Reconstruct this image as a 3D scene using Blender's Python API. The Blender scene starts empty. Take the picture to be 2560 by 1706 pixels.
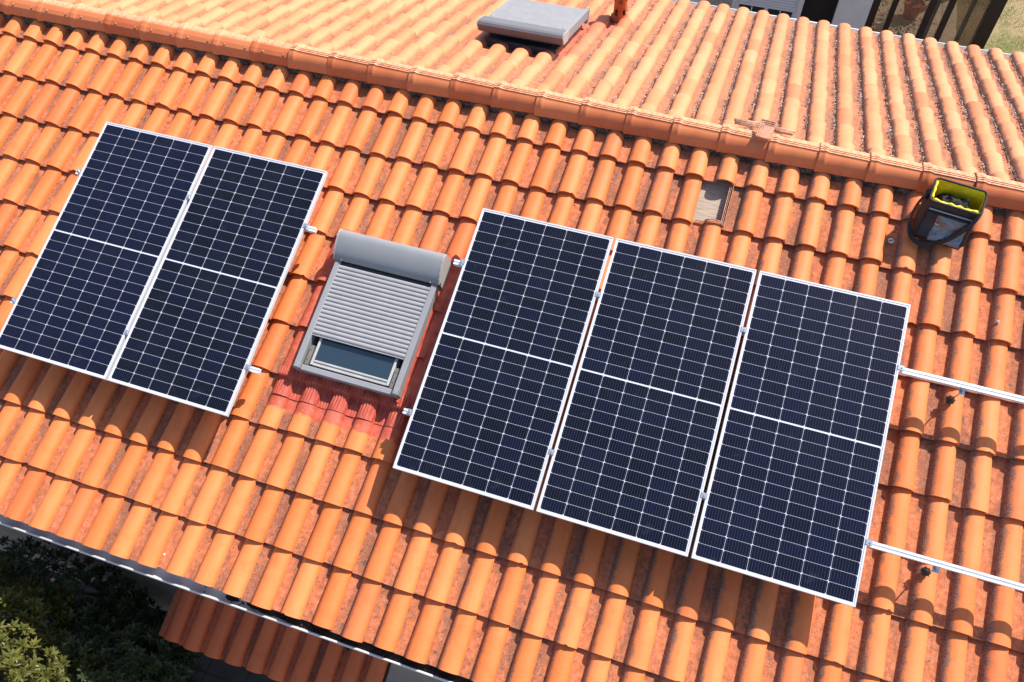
import bpy, math, random
from math import sin, cos, pi, radians, sqrt
from mathutils import Vector, Matrix, noise as mnoise

random.seed(7)
scn = bpy.context.scene
COL = scn.collection

# ------------------------------------------------------------------ frames of reference
TP = radians(18.6)      # tilt of the solar panels
TF = radians(17.4)      # pitch of the roof
CAM = (1.75152, -4.22153, 4.51490)
A = Vector((0.0, -2.245482, -1.008915))      # point of the front crest plane at u = -2.45
RIDGE = Vector((0.0, 1.266122, 0.091555))
ZG = -4.6

def rotx(t):
    return Matrix.Rotation(t, 4, 'X')
M_PANEL = rotx(TP)                                                    # (x, u upslope, v normal) of the panels
M_FRONT = Matrix.Translation(A) @ rotx(TF) @ Matrix.Translation((0, 2.45, 0))
M_BACK = Matrix.Translation(RIDGE) @ Matrix.Rotation(pi, 4, 'Z') @ rotx(TF)   # local x = -X, local y = upslope

# ------------------------------------------------------------------ scene helpers
def tag(o, label=None, cat=None, group=None, kind=None):
    if label: o['label'] = label
    if cat: o['category'] = cat
    if group: o['group'] = group
    if kind: o['kind'] = kind
    return o

def empty(name, M=None, label=None, cat=None, group=None):
    o = bpy.data.objects.new(name, None)
    o.empty_display_size = 0.2
    COL.objects.link(o)
    if M is not None: o.matrix_world = M
    return tag(o, label, cat, group)

class MB:
    """collects faces, links them as ONE mesh object"""
    def __init__(s):
        s.v = []; s.f = []; s.sm = []; s.mi = []; s.uv = []; s.tint = []; s.cur = (0.5, 0.5, 0.5)
    def vert(s, p):
        s.v.append(tuple(p)); s.tint.append(s.cur); return len(s.v) - 1
    def face(s, ids, smooth=False, mi=0, uv=None):
        s.f.append(tuple(ids)); s.sm.append(smooth); s.mi.append(mi)
        s.uv.append(uv if uv else [(0, 0)] * len(ids))
    def quad(s, a, b, c, d, smooth=False, mi=0, uv=None):
        i = [s.vert(p) for p in (a, b, c, d)]
        s.face(i, smooth, mi, uv)
    def box(s, x0, x1, y0, y1, z0, z1, mi=0, M=None, bev=0.0):
        if bev > 0:
            return s.bevbox(x0, x1, y0, y1, z0, z1, bev, mi, M)
        P = [(x0, y0, z0), (x1, y0, z0), (x1, y1, z0), (x0, y1, z0), (x0, y0, z1), (x1, y0, z1), (x1, y1, z1), (x0, y1, z1)]
        if M: P = [M @ Vector(p) for p in P]
        i = [s.vert(p) for p in P]
        for q in ((0, 3, 2, 1), (4, 5, 6, 7), (0, 1, 5, 4), (1, 2, 6, 5), (2, 3, 7, 6), (3, 0, 4, 7)):
            s.face([i[k] for k in q], False, mi)
    def bevbox(s, x0, x1, y0, y1, z0, z1, b, mi=0, M=None):
        X = (x0, x1); Y = (y0, y1); Z = (z0, z1)
        vid = {}
        for ix in (0, 1):
            for iy in (0, 1):
                for iz in (0, 1):
                    c = (X[ix], Y[iy], Z[iz]); sg = (1 - 2 * ix, 1 - 2 * iy, 1 - 2 * iz)
                    for ax in range(3):
                        p = [c[k] + (b * sg[k] if k != ax else 0) for k in range(3)]
                        if M: p = M @ Vector(p)
                        vid[(ix, iy, iz, ax)] = s.vert(p)
        def F(l): s.face([vid[k] for k in l], False, mi)
        for a in (0, 1):
            o = [(0, 0), (1, 0), (1, 1), (0, 1)]
            if a == 0: oo = o[::-1]
            else: oo = o
            F([(a, p, q, 0) for p, q in oo])
            F([(p, a, q, 1) for p, q in oo[::-1]])
            F([(p, q, a, 2) for p, q in oo])
        for a in (0, 1):
            for c in (0, 1):
                fl = (a == c)
                l = [(0, a, c, 1), (1, a, c, 1), (1, a, c, 2), (0, a, c, 2)]; F(l if (a == 0) == (c == 1) else l[::-1])
                l = [(a, 0, c, 0), (a, 1, c, 0), (a, 1, c, 2), (a, 0, c, 2)]; F(l if not ((a == 0) == (c == 1)) else l[::-1])
                l = [(a, c, 0, 0), (a, c, 1, 0), (a, c, 1, 1), (a, c, 0, 1)]; F(l if (a == 0) == (c == 1) else l[::-1])
        for a in (0, 1):
            for c in (0, 1):
                for d in (0, 1):
                    l = [(a, c, d, 0), (a, c, d, 1), (a, c, d, 2)]
                    F(l if (a + c + d) % 2 else l[::-1])
    def tube(s, pts, r, seg=10, mi=0, caps=True, smooth=True):
        pts = [Vector(p) for p in pts]
        rr = r if isinstance(r, (list, tuple)) else [r] * len(pts)
        rings = []; prev = None
        for k, p in enumerate(pts):
            d = (pts[min(k + 1, len(pts) - 1)] - pts[max(k - 1, 0)]).normalized()
            if prev is None:
                n = d.orthogonal().normalized()
            else:
                n = (prev - d * prev.dot(d)).normalized()
            prev = n; b = d.cross(n)
            rings.append([s.vert(p + (n * cos(2 * pi * j / seg) + b * sin(2 * pi * j / seg)) * rr[k]) for j in range(seg)])
        for a, b in zip(rings, rings[1:]):
            for j in range(seg):
                s.face((a[j], a[(j + 1) % seg], b[(j + 1) % seg], b[j]), smooth, mi)
        if caps:
            s.face(rings[0][::-1], False, mi); s.face(rings[-1], False, mi)
    def strip(s, pts, wdir, w, t, mi=0):
        """flat band along pts, width w along wdir, thickness t"""
        pts = [Vector(p) for p in pts]; R = []
        for k, p in enumerate(pts):
            d = (pts[min(k + 1, len(pts) - 1)] - pts[max(k - 1, 0)]).normalized()
            wd = wdir[k] if isinstance(wdir, list) else wdir
            wd = Vector(wd); wd = (wd - d * wd.dot(d)).normalized(); n = d.cross(wd)
            R.append([s.vert(p + wd * w / 2 * a + n * t / 2 * b) for a, b in ((-1, -1), (1, -1), (1, 1), (-1, 1))])
        for a, b in zip(R, R[1:]):
            for j in range(4):
                s.face((a[j], a[(j + 1) % 4], b[(j + 1) % 4], b[j]), False, mi)
        s.face(R[0][::-1]); s.face(R[-1])
    def prism(s, prof, axis_pts, mi=0, smooth=False, caps=True):
        """closed 2-D profile (list of (a,b)) swept between frames axis_pts: list of functions (a,b)->3-D"""
        R = [[s.vert(f(a, b)) for a, b in prof] for f in axis_pts]
        n = len(prof)
        for p, q in zip(R, R[1:]):
            for j in range(n):
                s.face((p[j], p[(j + 1) % n], q[(j + 1) % n], q[j]), smooth, mi)
        if caps:
            s.face([s.vert(s.v[k]) for k in R[0][::-1]], False, mi); s.face([s.vert(s.v[k]) for k in R[-1]], False, mi)
    def build(s, name, mats, parent=None, M=None):
        me = bpy.data.meshes.new(name)
        me.from_pydata(s.v, [], s.f)
        me.polygons.foreach_set('use_smooth', s.sm)
        if not isinstance(mats, (list, tuple)): mats = [mats]
        for m in mats: me.materials.append(m)
        me.polygons.foreach_set('material_index', s.mi)
        uvl = me.uv_layers.new(name='UVMap')
        flat = []
        for u in s.uv:
            for p in u: flat += [p[0], p[1]]
        uvl.data.foreach_set('uv', flat)
        ca = me.color_attributes.new('tint', 'FLOAT_COLOR', 'POINT')
        fl = []
        for t in s.tint: fl += [t[0], t[1], t[2], 1.0]
        ca.data.foreach_set('color', fl)
        me.update()
        o = bpy.data.objects.new(name, me)
        COL.objects.link(o)
        if parent: o.parent = parent
        if M is not None: o.matrix_local = M
        return o

def copy_tree(o, parent=None):
    c = o.copy(); COL.objects.link(c)
    if parent: c.parent = parent
    for ch in list(o.children): copy_tree(ch, c)
    return c

# ------------------------------------------------------------------ materials
class NT:
    def __init__(s, name):
        s.m = bpy.data.materials.new(name); s.m.use_nodes = True
        s.t = s.m.node_tree; s.n = s.t.nodes; s.l = s.t.links
        s.b = s.n['Principled BSDF']
    def node(s, ty, **kw):
        n = s.n.new(ty)
        for k, v in kw.items():
            if k in n.inputs.keys() and not hasattr(n, k): n.inputs[k].default_value = v
            else: setattr(n, k, v)
        return n
    def link(s, a, b): s.l.new(a, b)
    def setin(s, inp, v):
        if hasattr(v, 'is_linked') or isinstance(v, bpy.types.NodeSocket): s.l.new(v, inp)
        else: inp.default_value = v
    def math(s, op, a, b=0.0, c=0.0, clamp=False):
        n = s.n.new('ShaderNodeMath'); n.operation = op; n.use_clamp = clamp
        s.setin(n.inputs[0], a); s.setin(n.inputs[1], b); s.setin(n.inputs[2], c)
        return n.outputs[0]
    def mix(s, f, a, b, blend='MIX'):
        n = s.n.new('ShaderNodeMix'); n.data_type = 'RGBA'; n.blend_type = blend; n.clamp_factor = True
        s.setin(n.inputs[0], f)
        for k, v in ((6, a), (7, b)):
            if isinstance(v, tuple): v = (v[0], v[1], v[2], 1.0)
            s.setin(n.inputs[k], v)
        return n.outputs[2]
    def ramp(s, f, a, b):
        n = s.n.new('ShaderNodeMapRange'); n.clamp = True
        n.interpolation_type = 'SMOOTHSTEP'
        s.setin(n.inputs[0], f); n.inputs[1].default_value = a; n.inputs[2].default_value = b
        return n.outputs[0]
    def coord(s, which='Object'):
        if not hasattr(s, '_tc'): s._tc = s.n.new('ShaderNodeTexCoord')
        return s._tc.outputs[which]
    def mapping(s, vec, scale=(1, 1, 1), loc=(0, 0, 0)):
        n = s.n.new('ShaderNodeMapping'); s.l.new(vec, n.inputs[0])
        n.inputs[3].default_value = scale; n.inputs[1].default_value = loc
        return n.outputs[0]
    def noise(s, scale, detail=4.0, rough=0.55, vec=None, dist=0.0):
        n = s.n.new('ShaderNodeTexNoise'); s.l.new(vec if vec else s.coord(), n.inputs['Vector'])
        n.inputs['Scale'].default_value = scale; n.inputs['Detail'].default_value = detail
        n.inputs['Roughness'].default_value = rough; n.inputs['Distortion'].default_value = dist
        return n.outputs[0]
    def voronoi(s, scale, vec=None, feature='F1', rnd=1.0):
        n = s.n.new('ShaderNodeTexVoronoi'); n.feature = feature
        s.l.new(vec if vec else s.coord(), n.inputs['Vector']); n.inputs['Scale'].default_value = scale
        n.inputs['Randomness'].default_value = rnd
        return n
    def sep(s, vec):
        n = s.n.new('ShaderNodeSeparateXYZ'); s.l.new(vec, n.inputs[0]); return n.outputs
    def attr(s, name='tint'):
        n = s.n.new('ShaderNodeAttribute'); n.attribute_name = name
        c = s.n.new('ShaderNodeSeparateColor'); s.l.new(n.outputs['Color'], c.inputs[0])
        return c.outputs
    def bump(s, h, strength=0.3, dist=0.01):
        n = s.n.new('ShaderNodeBump'); n.inputs['Strength'].default_value = strength; n.inputs['Distance'].default_value = dist
        s.l.new(h, n.inputs['Height']); s.l.new(n.outputs[0], s.b.inputs['Normal'])
    def base(s, c):
        if isinstance(c, tuple): s.b.inputs['Base Color'].default_value = (c[0], c[1], c[2], 1)
        else: s.l.new(c, s.b.inputs['Base Color'])
    def set(s, **kw):
        for k, v in kw.items(): s.b.inputs[k.replace('_', ' ')].default_value = v
        return s.m

def plain(name, col, rough=0.6, metal=0.0, var=0.12, scale=6.0, spec=0.5, bump=0.0):
    t = NT(name)
    nz = t.noise(scale, 5.0)
    c = t.mix(t.ramp(nz, 0.3, 0.7), tuple(x * (1 - var) for x in col), tuple(min(1, x * (1 + var)) for x in col))
    t.base(c)
    if bump: t.bump(t.noise(scale * 12, 3.0), bump, 0.004)
    t.set(Roughness=rough, Metallic=metal, Specular_IOR_Level=spec)
    return t.m

def box_mask(t, x0, x1, y0, y1, soft, wob=0.03, wscale=9.0):
    o = t.sep(t.coord())
    nz = t.math('MULTIPLY', t.math('SUBTRACT', t.noise(wscale, 3.0), 0.5), wob * 2)
    nz2 = t.math('MULTIPLY', t.math('SUBTRACT', t.noise(wscale * 1.3, 3.0, vec=t.mapping(t.coord(), (1, 1, 1), (3, 7, 1))), 0.5), wob * 2)
    x = t.math('ADD', o[0], nz); y = t.math('ADD', o[1], nz2)
    m = t.ramp(x, x0 - soft, x0 + soft)
    m = t.math('MULTIPLY', m, t.math('SUBTRACT', 1.0, t.ramp(x, x1 - soft, x1 + soft)))
    m = t.math('MULTIPLY', m, t.ramp(y, y0 - soft, y0 + soft))
    return t.math('MULTIPLY', m, t.math('SUBTRACT', 1.0, t.ramp(y, y1 - soft, y1 + soft)))

RED_PAINT_A = (0.44, 0.080, 0.050)
RED_PAINT_B = (0.56, 0.130, 0.082)

def tile_material(name, roll_a, roll_b, pan_a, pan_b, paint=None, lichen=True, dust=0.0, dirt=1.0, far=False, pstr=0.97):
    t = NT(name)
    co = t.coord(); uv = t.coord('UV'); u, v, _ = t.sep(uv)
    tint = t.attr()
    ox, oy, oz = t.sep(co)
    # fired clay: slow blotches + faint cross striations + tile to tile change
    big = t.noise(3.0, 4.0)
    col = t.mix(t.ramp(t.math('ADD', t.math('MULTIPLY', big, 0.62), t.math('MULTIPLY', tint[0], 0.38)), 0.25, 0.75), roll_a, roll_b)
    stri = t.noise(1.0, 3.0, vec=t.mapping(co, (14, 160, 14)))
    col = t.mix(t.math('MULTIPLY', t.ramp(stri, 0.42, 0.75), 0.13), col, tuple(min(1, c * 1.35 + 0.03) for c in roll_b))
    odd = t.math('GREATER_THAN', tint[2], 0.93)
    col = t.mix(t.math('MULTIPLY', odd, 0.45), col, (0.58, 0.125, 0.045))
    mott = t.ramp(t.noise(9.0, 6.0, 0.7), 0.50, 0.72)
    col = t.mix(t.math('MULTIPLY', mott, 0.30), col, tuple(c * 0.62 for c in roll_a))
    streak = t.ramp(t.noise(1.0, 5.0, 0.6, vec=t.mapping(co, (48, 2.4, 48))), 0.52, 0.74)
    col = t.mix(t.math('MULTIPLY', streak, 0.28), col, tuple(c * 0.66 for c in roll_a))
    # pan: rougher, dirtier
    panm = t.math('SUBTRACT', 1.0, t.ramp(u, 0.34, 0.40))
    fine = t.noise(75.0, 6.0, 0.7)
    med = t.noise(26.0, 5.0, 0.6)
    pan = t.mix(t.ramp(med, 0.35, 0.68), pan_a, pan_b)
    pan = t.mix(t.math('MULTIPLY', t.ramp(fine, 0.46, 0.70), 0.45), pan, tuple(c * 0.45 for c in pan_a))
    col = t.mix(t.math('MULTIPLY', panm, 0.92), col, pan)
    # soil washed along the pans, some of them much dirtier than others
    soil = t.math('ADD', t.noise(1.0, 5.0, 0.65, vec=t.mapping(co, (7.0, 2.0, 7.0))), t.math('MULTIPLY', t.math('SUBTRACT', tint[1], 0.5), 0.16))
    soil = t.math('MULTIPLY', t.math('MULTIPLY', t.ramp(soil, 0.44, 0.64), panm), t.math('ADD', 0.45, t.math('MULTIPLY', t.ramp(fine, 0.35, 0.6), 0.45)))
    col = t.mix(t.math('MULTIPLY', soil, 0.85 * dirt), col, (0.150, 0.078, 0.055))
    # dark lichen blotches, mostly in the pans
    blot = t.ramp(t.noise(24.0, 6.0, 0.74), 0.555, 0.64)
    blot = t.math('MULTIPLY', blot, t.math('ADD', t.math('MULTIPLY', panm, 0.75), 0.04))
    blot = t.math('MULTIPLY', blot, t.math('ADD', 0.45, t.math('MULTIPLY', tint[1], 0.9)))
    col = t.mix(t.math('MULTIPLY', blot, dirt), col, (0.105, 0.075, 0.065))
    # pale mineral specks
    sp = t.voronoi(95.0)
    spk = t.math('MULTIPLY', t.math('SUBTRACT', 1.0, t.ramp(sp.outputs['Distance'], 0.14, 0.28)), t.ramp(t.noise(7.0, 3.0), 0.48, 0.60))
    spk = t.math('MULTIPLY', spk, t.math('ADD', t.math('MULTIPLY', panm, 0.8), 0.03))
    col = t.mix(t.math('MULTIPLY', spk, 0.75), col, (0.62, 0.50, 0.42))
    # joint line dirt along the valley left of the roll
    jl = t.math('MULTIPLY', t.ramp(u, 0.315, 0.37), t.math('SUBTRACT', 1.0, t.ramp(u, 0.385, 0.44)))
    jl = t.math('MULTIPLY', jl, t.ramp(t.noise(40.0, 5.0, 0.7), 0.38, 0.58))
    col = t.mix(t.math('MULTIPLY', jl, 0.70 * dirt), col, (0.10, 0.065, 0.05))
    je = t.math('MAXIMUM', t.math('SUBTRACT', 1.0, t.ramp(u, 0.015, 0.10)), t.ramp(u, 0.955, 0.985))
    jn = t.ramp(t.noise(1.0, 6.0, 0.75, vec=t.mapping(co, (60, 26, 60))), 0.47, 0.60)
    col = t.mix(t.math('MULTIPLY', t.math('MULTIPLY', je, jn), 0.72 * dirt), col, (0.085, 0.055, 0.045))
    if lichen:
        # grey crust on the left flank of the rolls, thickening towards the right end of the roof
        uu = t.math('SUBTRACT', 1.37, u) if far else u
        X = t.math('MULTIPLY', ox, -1.0) if far else ox
        grow = t.ramp(t.math('ADD', X, t.math('MULTIPLY', tint[2], 1.4)), -1.6, 3.0)
        wob = t.math('MULTIPLY', t.math('SUBTRACT', t.noise(11.0, 5.0, 0.6), 0.5), 0.26)
        flank = t.math('MULTIPLY', t.ramp(uu, 0.36, 0.385), t.math('SUBTRACT', 1.0, t.ramp(t.math('SUBTRACT', t.math('ADD', uu, wob), t.math('MULTIPLY', grow, 0.06)), 0.42, 0.54)))
        gr = t.ramp(t.math('ADD', t.noise(85.0, 5.0, 0.75), t.math('MULTIPLY', grow, 0.24)), 0.52, 0.66)
        fl = t.math('MULTIPLY', t.math('MULTIPLY', flank, grow), gr)
        crust = t.mix(t.ramp(t.noise(120.0, 3.0), 0.4, 0.6), (0.065, 0.045, 0.038), (0.26, 0.185, 0.155))
        col = t.mix(t.math('MULTIPLY', fl, 0.88), col, crust)
    # rare yellow lichen
    yl = t.voronoi(5.0)
    yls = t.math('SUBTRACT', 1.0, t.ramp(t.math('ADD', yl.outputs['Distance'], t.math('MULTIPLY', t.noise(60.0, 3.0), 0.05)), 0.070, 0.10))
    yc = t.sep(yl.outputs['Color'])
    yls = t.math('MULTIPLY', yls, t.math('GREATER_THAN', yc[0], 0.90))
    col = t.mix(t.math('MULTIPLY', yls, 0.8), col, (0.62, 0.30, 0.03))
    if dust:
        d = t.math('MULTIPLY', t.ramp(t.noise(34.0, 6.0, 0.7), 0.40, 0.70), dust)
        col = t.mix(d, col, (0.36, 0.215, 0.150))
    wd = t.voronoi(2.6)
    wds = t.math('SUBTRACT', 1.0, t.ramp(t.math('ADD', wd.outputs['Distance'], t.math('MULTIPLY', t.noise(90.0, 2.0), 0.02)), 0.026, 0.034))
    wc = t.sep(wd.outputs['Color'])
    col = t.mix(t.math('MULTIPLY', wds, t.math('GREATER_THAN', wc[1], 0.72)), col, (0.72, 0.70, 0.66))
    rough = t.math('ADD', 0.62, t.math('MULTIPLY', panm, 0.25))
    if paint:
        m = None
        for p in paint:
            b = box_mask(t, *p)
            m = b if m is None else t.math('MAXIMUM', m, b)
        worn = t.ramp(t.noise(22.0, 5.0), 0.30, 0.42)
        m = t.math('MULTIPLY', m, t.math('MULTIPLY', t.math('ADD', 0.55, t.math('MULTIPLY', worn, 0.45)), pstr))
        red = t.mix(t.ramp(t.noise(16.0, 4.0), 0.35, 0.65), RED_PAINT_A, RED_PAINT_B)
        col = t.mix(m, col, red)
    t.base(col)
    t.link(rough, t.b.inputs['Roughness'])
    t.b.inputs['Specular IOR Level'].default_value = 0.35
    h = t.math('ADD', t.math('MULTIPLY', fine, t.math('ADD', 0.25, t.math('MULTIPLY', panm, 0.9))), t.math('MULTIPLY', stri, 0.35))
    t.bump(h, 0.35, 0.004)
    return t.m

MAT = {}
MAT['tile_front'] = tile_material('clay_tile_front', (0.68, 0.172, 0.044), (0.79, 0.235, 0.074), (0.43, 0.130, 0.056), (0.62, 0.210, 0.100),
                                  paint=[(-1.235, 0.02, -1.885, -0.325, 0.012, 0.05, 11.0)])
MAT['tile_back'] = tile_material('clay_tile_back', (0.68, 0.225, 0.090), (0.79, 0.305, 0.138), (0.36, 0.125, 0.062), (0.52, 0.205, 0.110),
                                 paint=[(-0.06, 0.30, -2.75, -1.36, 0.03, 0.05, 9.0), (0.30, 1.10, -2.5, -1.24, 0.03, 0.05, 9.0), (-0.22, 0.1, -2.85, -2.45, 0.03, 0.04, 9.0)],
                                 dust=0.30, dirt=0.85, far=True, pstr=0.55)
MAT['tile_porch'] = tile_material('clay_tile_porch', (0.74, 0.155, 0.048), (0.84, 0.20, 0.070), (0.50, 0.12, 0.05), (0.60, 0.16, 0.07), lichen=False)

def ridge_material():
    t = NT('ridge_clay')
    tint = t.attr()
    col = t.mix(t.ramp(t.math('ADD', t.math('MULTIPLY', t.noise(5.0, 4.0), 0.5), t.math('MULTIPLY', tint[0], 0.5)), 0.3, 0.7), (0.54, 0.135, 0.046), (0.68, 0.205, 0.078))
    u, v, _ = t.sep(t.coord('UV'))
    drt = t.math('MULTIPLY', t.ramp(t.noise(30.0, 6.0, 0.7), 0.52, 0.68), t.math('SUBTRACT', 1.0, t.ramp(u, 0.0, 0.16)))
    col = t.mix(t.math('MULTIPLY', drt, 0.7), col, (0.16, 0.10, 0.075))
    dust = t.math('MULTIPLY', t.ramp(t.noise(40.0, 5.0, 0.7), 0.30, 0.60), t.ramp(u, 0.405, 0.43))  # dust and painted sunlight together: paler from the crest edge backwards
    col = t.mix(t.math('MULTIPLY', dust, 0.75), col, (0.68, 0.42, 0.25))
    fine = t.noise(90.0, 4.0)
    t.base(col); t.bump(fine, 0.15, 0.003)
    t.set(Roughness=0.55, Specular_IOR_Level=0.4)
    return t.m
MAT['ridge'] = ridge_material()

def mortar_material():
    t = NT('grey_mortar')
    c = t.mix(t.ramp(t.noise(24.0, 6.0, 0.7), 0.35, 0.65), (0.040, 0.030, 0.026), (0.15, 0.115, 0.095))
    c = t.mix(t.math('MULTIPLY', t.ramp(t.noise(60.0, 4.0), 0.58, 0.7), 0.7), c, (0.40, 0.34, 0.29))
    t.base(c); t.bump(t.noise(55.0, 6.0, 0.7), 0.8, 0.012); t.set(Roughness=0.95, Specular_IOR_Level=0.2)
    return t.m
MAT['mortar'] = mortar_material()

def wood_material():
    t = NT('weathered_board')
    g = t.noise(1.0, 5.0, 0.65, vec=t.mapping(t.coord(), (9, 130, 9)), dist=0.6)
    c = t.mix(t.ramp(g, 0.3, 0.7), (0.30, 0.235, 0.175), (0.50, 0.42, 0.34))
    t.base(c); t.set(Roughness=0.85, Specular_IOR_Level=0.25)
    return t.m
MAT['board'] = wood_material()
MAT['raw_clay'] = plain('raw_clay_edge', (0.50, 0.235, 0.145), 0.8, var=0.3, scale=30)
MAT['clay_pot'] = plain('terracotta_pot', (0.50, 0.12, 0.040), 0.65, var=0.2, scale=12)

def red_flashing():
    t = NT('red_flashing')
    c = t.mix(t.ramp(t.noise(1.0, 5.0, 0.6, vec=t.mapping(t.coord(), (40, 9, 9)), dist=0.4), 0.3, 0.7), (0.38, 0.060, 0.038), (0.50, 0.100, 0.062))
    c = t.mix(t.math('MULTIPLY', t.ramp(t.noise(8.0, 4.0), 0.55, 0.75), 0.5), c, (0.52, 0.16, 0.075))
    t.base(c); t.bump(t.noise(1.0, 4.0, 0.6, vec=t.mapping(t.coord(), (110, 16, 30)), dist=0.8), 0.5, 0.006)
    t.set(Roughness=0.5, Specular_IOR_Level=0.45)
    return t.m
MAT['flashing'] = red_flashing()

MAT['alu'] = plain('anodised_aluminium', (0.84, 0.85, 0.86), 0.38, 0.25, 0.03, 3.0)
MAT['zinc_clamp'] = plain('clamp_metal', (0.62, 0.68, 0.74), 0.28, 0.75, 0.06, 20.0)
MAT['panel_frame'] = plain('panel_frame_metal', (0.60, 0.615, 0.645), 0.42, 0.10, 0.03, 2.0)
MAT['backsheet'] = plain('white_backsheet', (0.62, 0.62, 0.72), 0.35, 0.0, 0.02, 4.0)
MAT['rubber'] = plain('black_rubber', (0.012, 0.012, 0.014), 0.35, 0.0, 0.3, 60.0)
MAT['grey_metal'] = plain('grey_lacquered_metal', (0.25, 0.258, 0.28), 0.62, 0.0, 0.04, 5.0)
MAT['grey_shaded'] = plain('shaded_grey_metal', (0.15, 0.15, 0.17), 0.6, 0.0, 0.04, 5.0)  # darker copy of the grey metal, shade painted into the far box
MAT['grey_end'] = plain('grey_plastic_end', (0.38, 0.38, 0.375), 0.55, 0.0, 0.05, 5.0)
MAT['slat'] = plain('grey_shutter_slats', (0.31, 0.305, 0.325), 0.5, 0.0, 0.05, 9.0)
MAT['sash'] = plain('bright_sash_metal', (0.55, 0.54, 0.52), 0.4, 0.3, 0.08, 12.0)
MAT['dark_recess'] = plain('dark_recess', (0.05, 0.055, 0.065), 0.5, 0.0, 0.15, 30.0)  # dark colour painted in for the shade in the window's gaps
MAT['bracket'] = plain('brown_grey_bracket', (0.19, 0.175, 0.16), 0.5, 0.2, 0.1, 20.0)
MAT['gutter'] = plain('white_gutter_metal', (0.62, 0.63, 0.64), 0.4, 0.1, 0.06, 8.0)
MAT['debris'] = plain('leaf_debris', (0.035, 0.026, 0.022), 0.95, 0.0, 0.6, 60.0)
MAT['white_wall'] = plain('white_render', (0.78, 0.76, 0.76), 0.85, 0.0, 0.05, 4.0, bump=0.15)
MAT['house_wall'] = plain('beige_render', (0.30, 0.255, 0.25), 0.9, 0.0, 0.10, 5.0, bump=0.25)
MAT['brown_metal'] = plain('dark_brown_metal', (0.030, 0.019, 0.015), 0.45, 0.2, 0.15, 8.0)
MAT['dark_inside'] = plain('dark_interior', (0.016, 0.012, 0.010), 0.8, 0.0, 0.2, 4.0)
MAT['shutter_white'] = plain('white_shutter_slats', (0.74, 0.76, 0.80), 0.5, 0.0, 0.03, 5.0)
MAT['granite'] = (lambda t: (t.base(t.mix(t.ramp(t.noise(70.0, 4.0, 0.8), 0.42, 0.60), (0.20, 0.18, 0.17), (0.62, 0.58, 0.56))), t.set(Roughness=0.6), t.m)[2])(NT('speckled_granite'))
MAT['gravel'] = (lambda t: (t.base(t.mix(t.ramp(t.noise(9.0, 3.0), 0.4, 0.6), (0.20, 0.16, 0.15), (0.50, 0.45, 0.43))), t.set(Roughness=0.9, Specular_IOR_Level=0.2), t.m)[2])(NT('roof_grit'))
MAT['bag_black'] = (lambda t: (t.base(t.mix(t.ramp(t.noise(14.0, 4.0), 0.35, 0.7), (0.006, 0.008, 0.013), (0.018, 0.022, 0.034))), t.bump(t.noise(240.0, 2.0), 0.25, 0.002), t.set(Roughness=0.6), t.m)[3])(NT('black_canvas'))
MAT['bag_yellow'] = plain('yellow_lining', (0.95, 0.68, 0.018), 0.55, 0.0, 0.2, 14.0)
MAT['strap'] = plain('black_webbing', (0.014, 0.015, 0.019), 0.7, 0.0, 0.3, 90.0)
MAT['leather'] = plain('brown_leather', (0.20, 0.075, 0.035), 0.5, 0.0, 0.2, 30.0)
MAT['steel'] = plain('steel_ring', (0.5, 0.52, 0.55), 0.3, 0.9, 0.05, 20.0)
MAT['tag_white'] = plain('pale_tag', (0.6, 0.55, 0.48), 0.6, 0.0, 0.1, 30.0)

def clear_pocket():
    t = NT('clear_vinyl_pocket')
    w = t.noise(7.0, 4.0, 0.5, dist=1.5)
    t.base(t.mix(t.ramp(w, 0.35, 0.7), (0.035, 0.045, 0.065), (0.085, 0.125, 0.20)))  # blue patches: sky reflection painted into the base colour
    t.bump(t.noise(9.0, 3.0, 0.5, dist=2.0), 0.9, 0.03)
    t.set(Roughness=0.12, Specular_IOR_Level=0.9, Coat_Weight=1.0, Coat_Roughness=0.04)
    return t.m
MAT['vinyl'] = clear_pocket()

def window_glass():
    t = NT('roof_window_glass')
    t.base((0.022, 0.042, 0.062)); t.set(Roughness=0.03, Specular_IOR_Level=0.9, Coat_Weight=1.0, Coat_Roughness=0.02)
    return t.m
MAT['roof_glass'] = window_glass()

def thin_glass(name, tintc=(0.85, 0.88, 0.86), refl=0.10):
    m = bpy.data.materials.new(name); m.use_nodes = True
    nt = m.node_tree; nt.nodes.clear()
    o = nt.nodes.new('ShaderNodeOutputMaterial'); mx = nt.nodes.new('ShaderNodeMixShader')
    tr = nt.nodes.new('ShaderNodeBsdfTransparent'); gl = nt.nodes.new('ShaderNodeBsdfGlossy')
    fr = nt.nodes.new('ShaderNodeFresnel'); fr.inputs[0].default_value = 1.5
    ad = nt.nodes.new('ShaderNodeMath'); ad.operation = 'ADD'; ad.inputs[1].default_value = refl; ad.use_clamp = True
    tr.inputs[0].default_value = (*tintc, 1); gl.inputs['Roughness'].default_value = 0.02
    nt.links.new(fr.outputs[0], ad.inputs[0]); nt.links.new(ad.outputs[0], mx.inputs[0])
    nt.links.new(tr.outputs[0], mx.inputs[1]); nt.links.new(gl.outputs[0], mx.inputs[2]); nt.links.new(mx.outputs[0], o.inputs[0])
    return m
MAT['thin_glass'] = thin_glass('clear_porch_glass', (0.46, 0.42, 0.37), 0.10)

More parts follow.
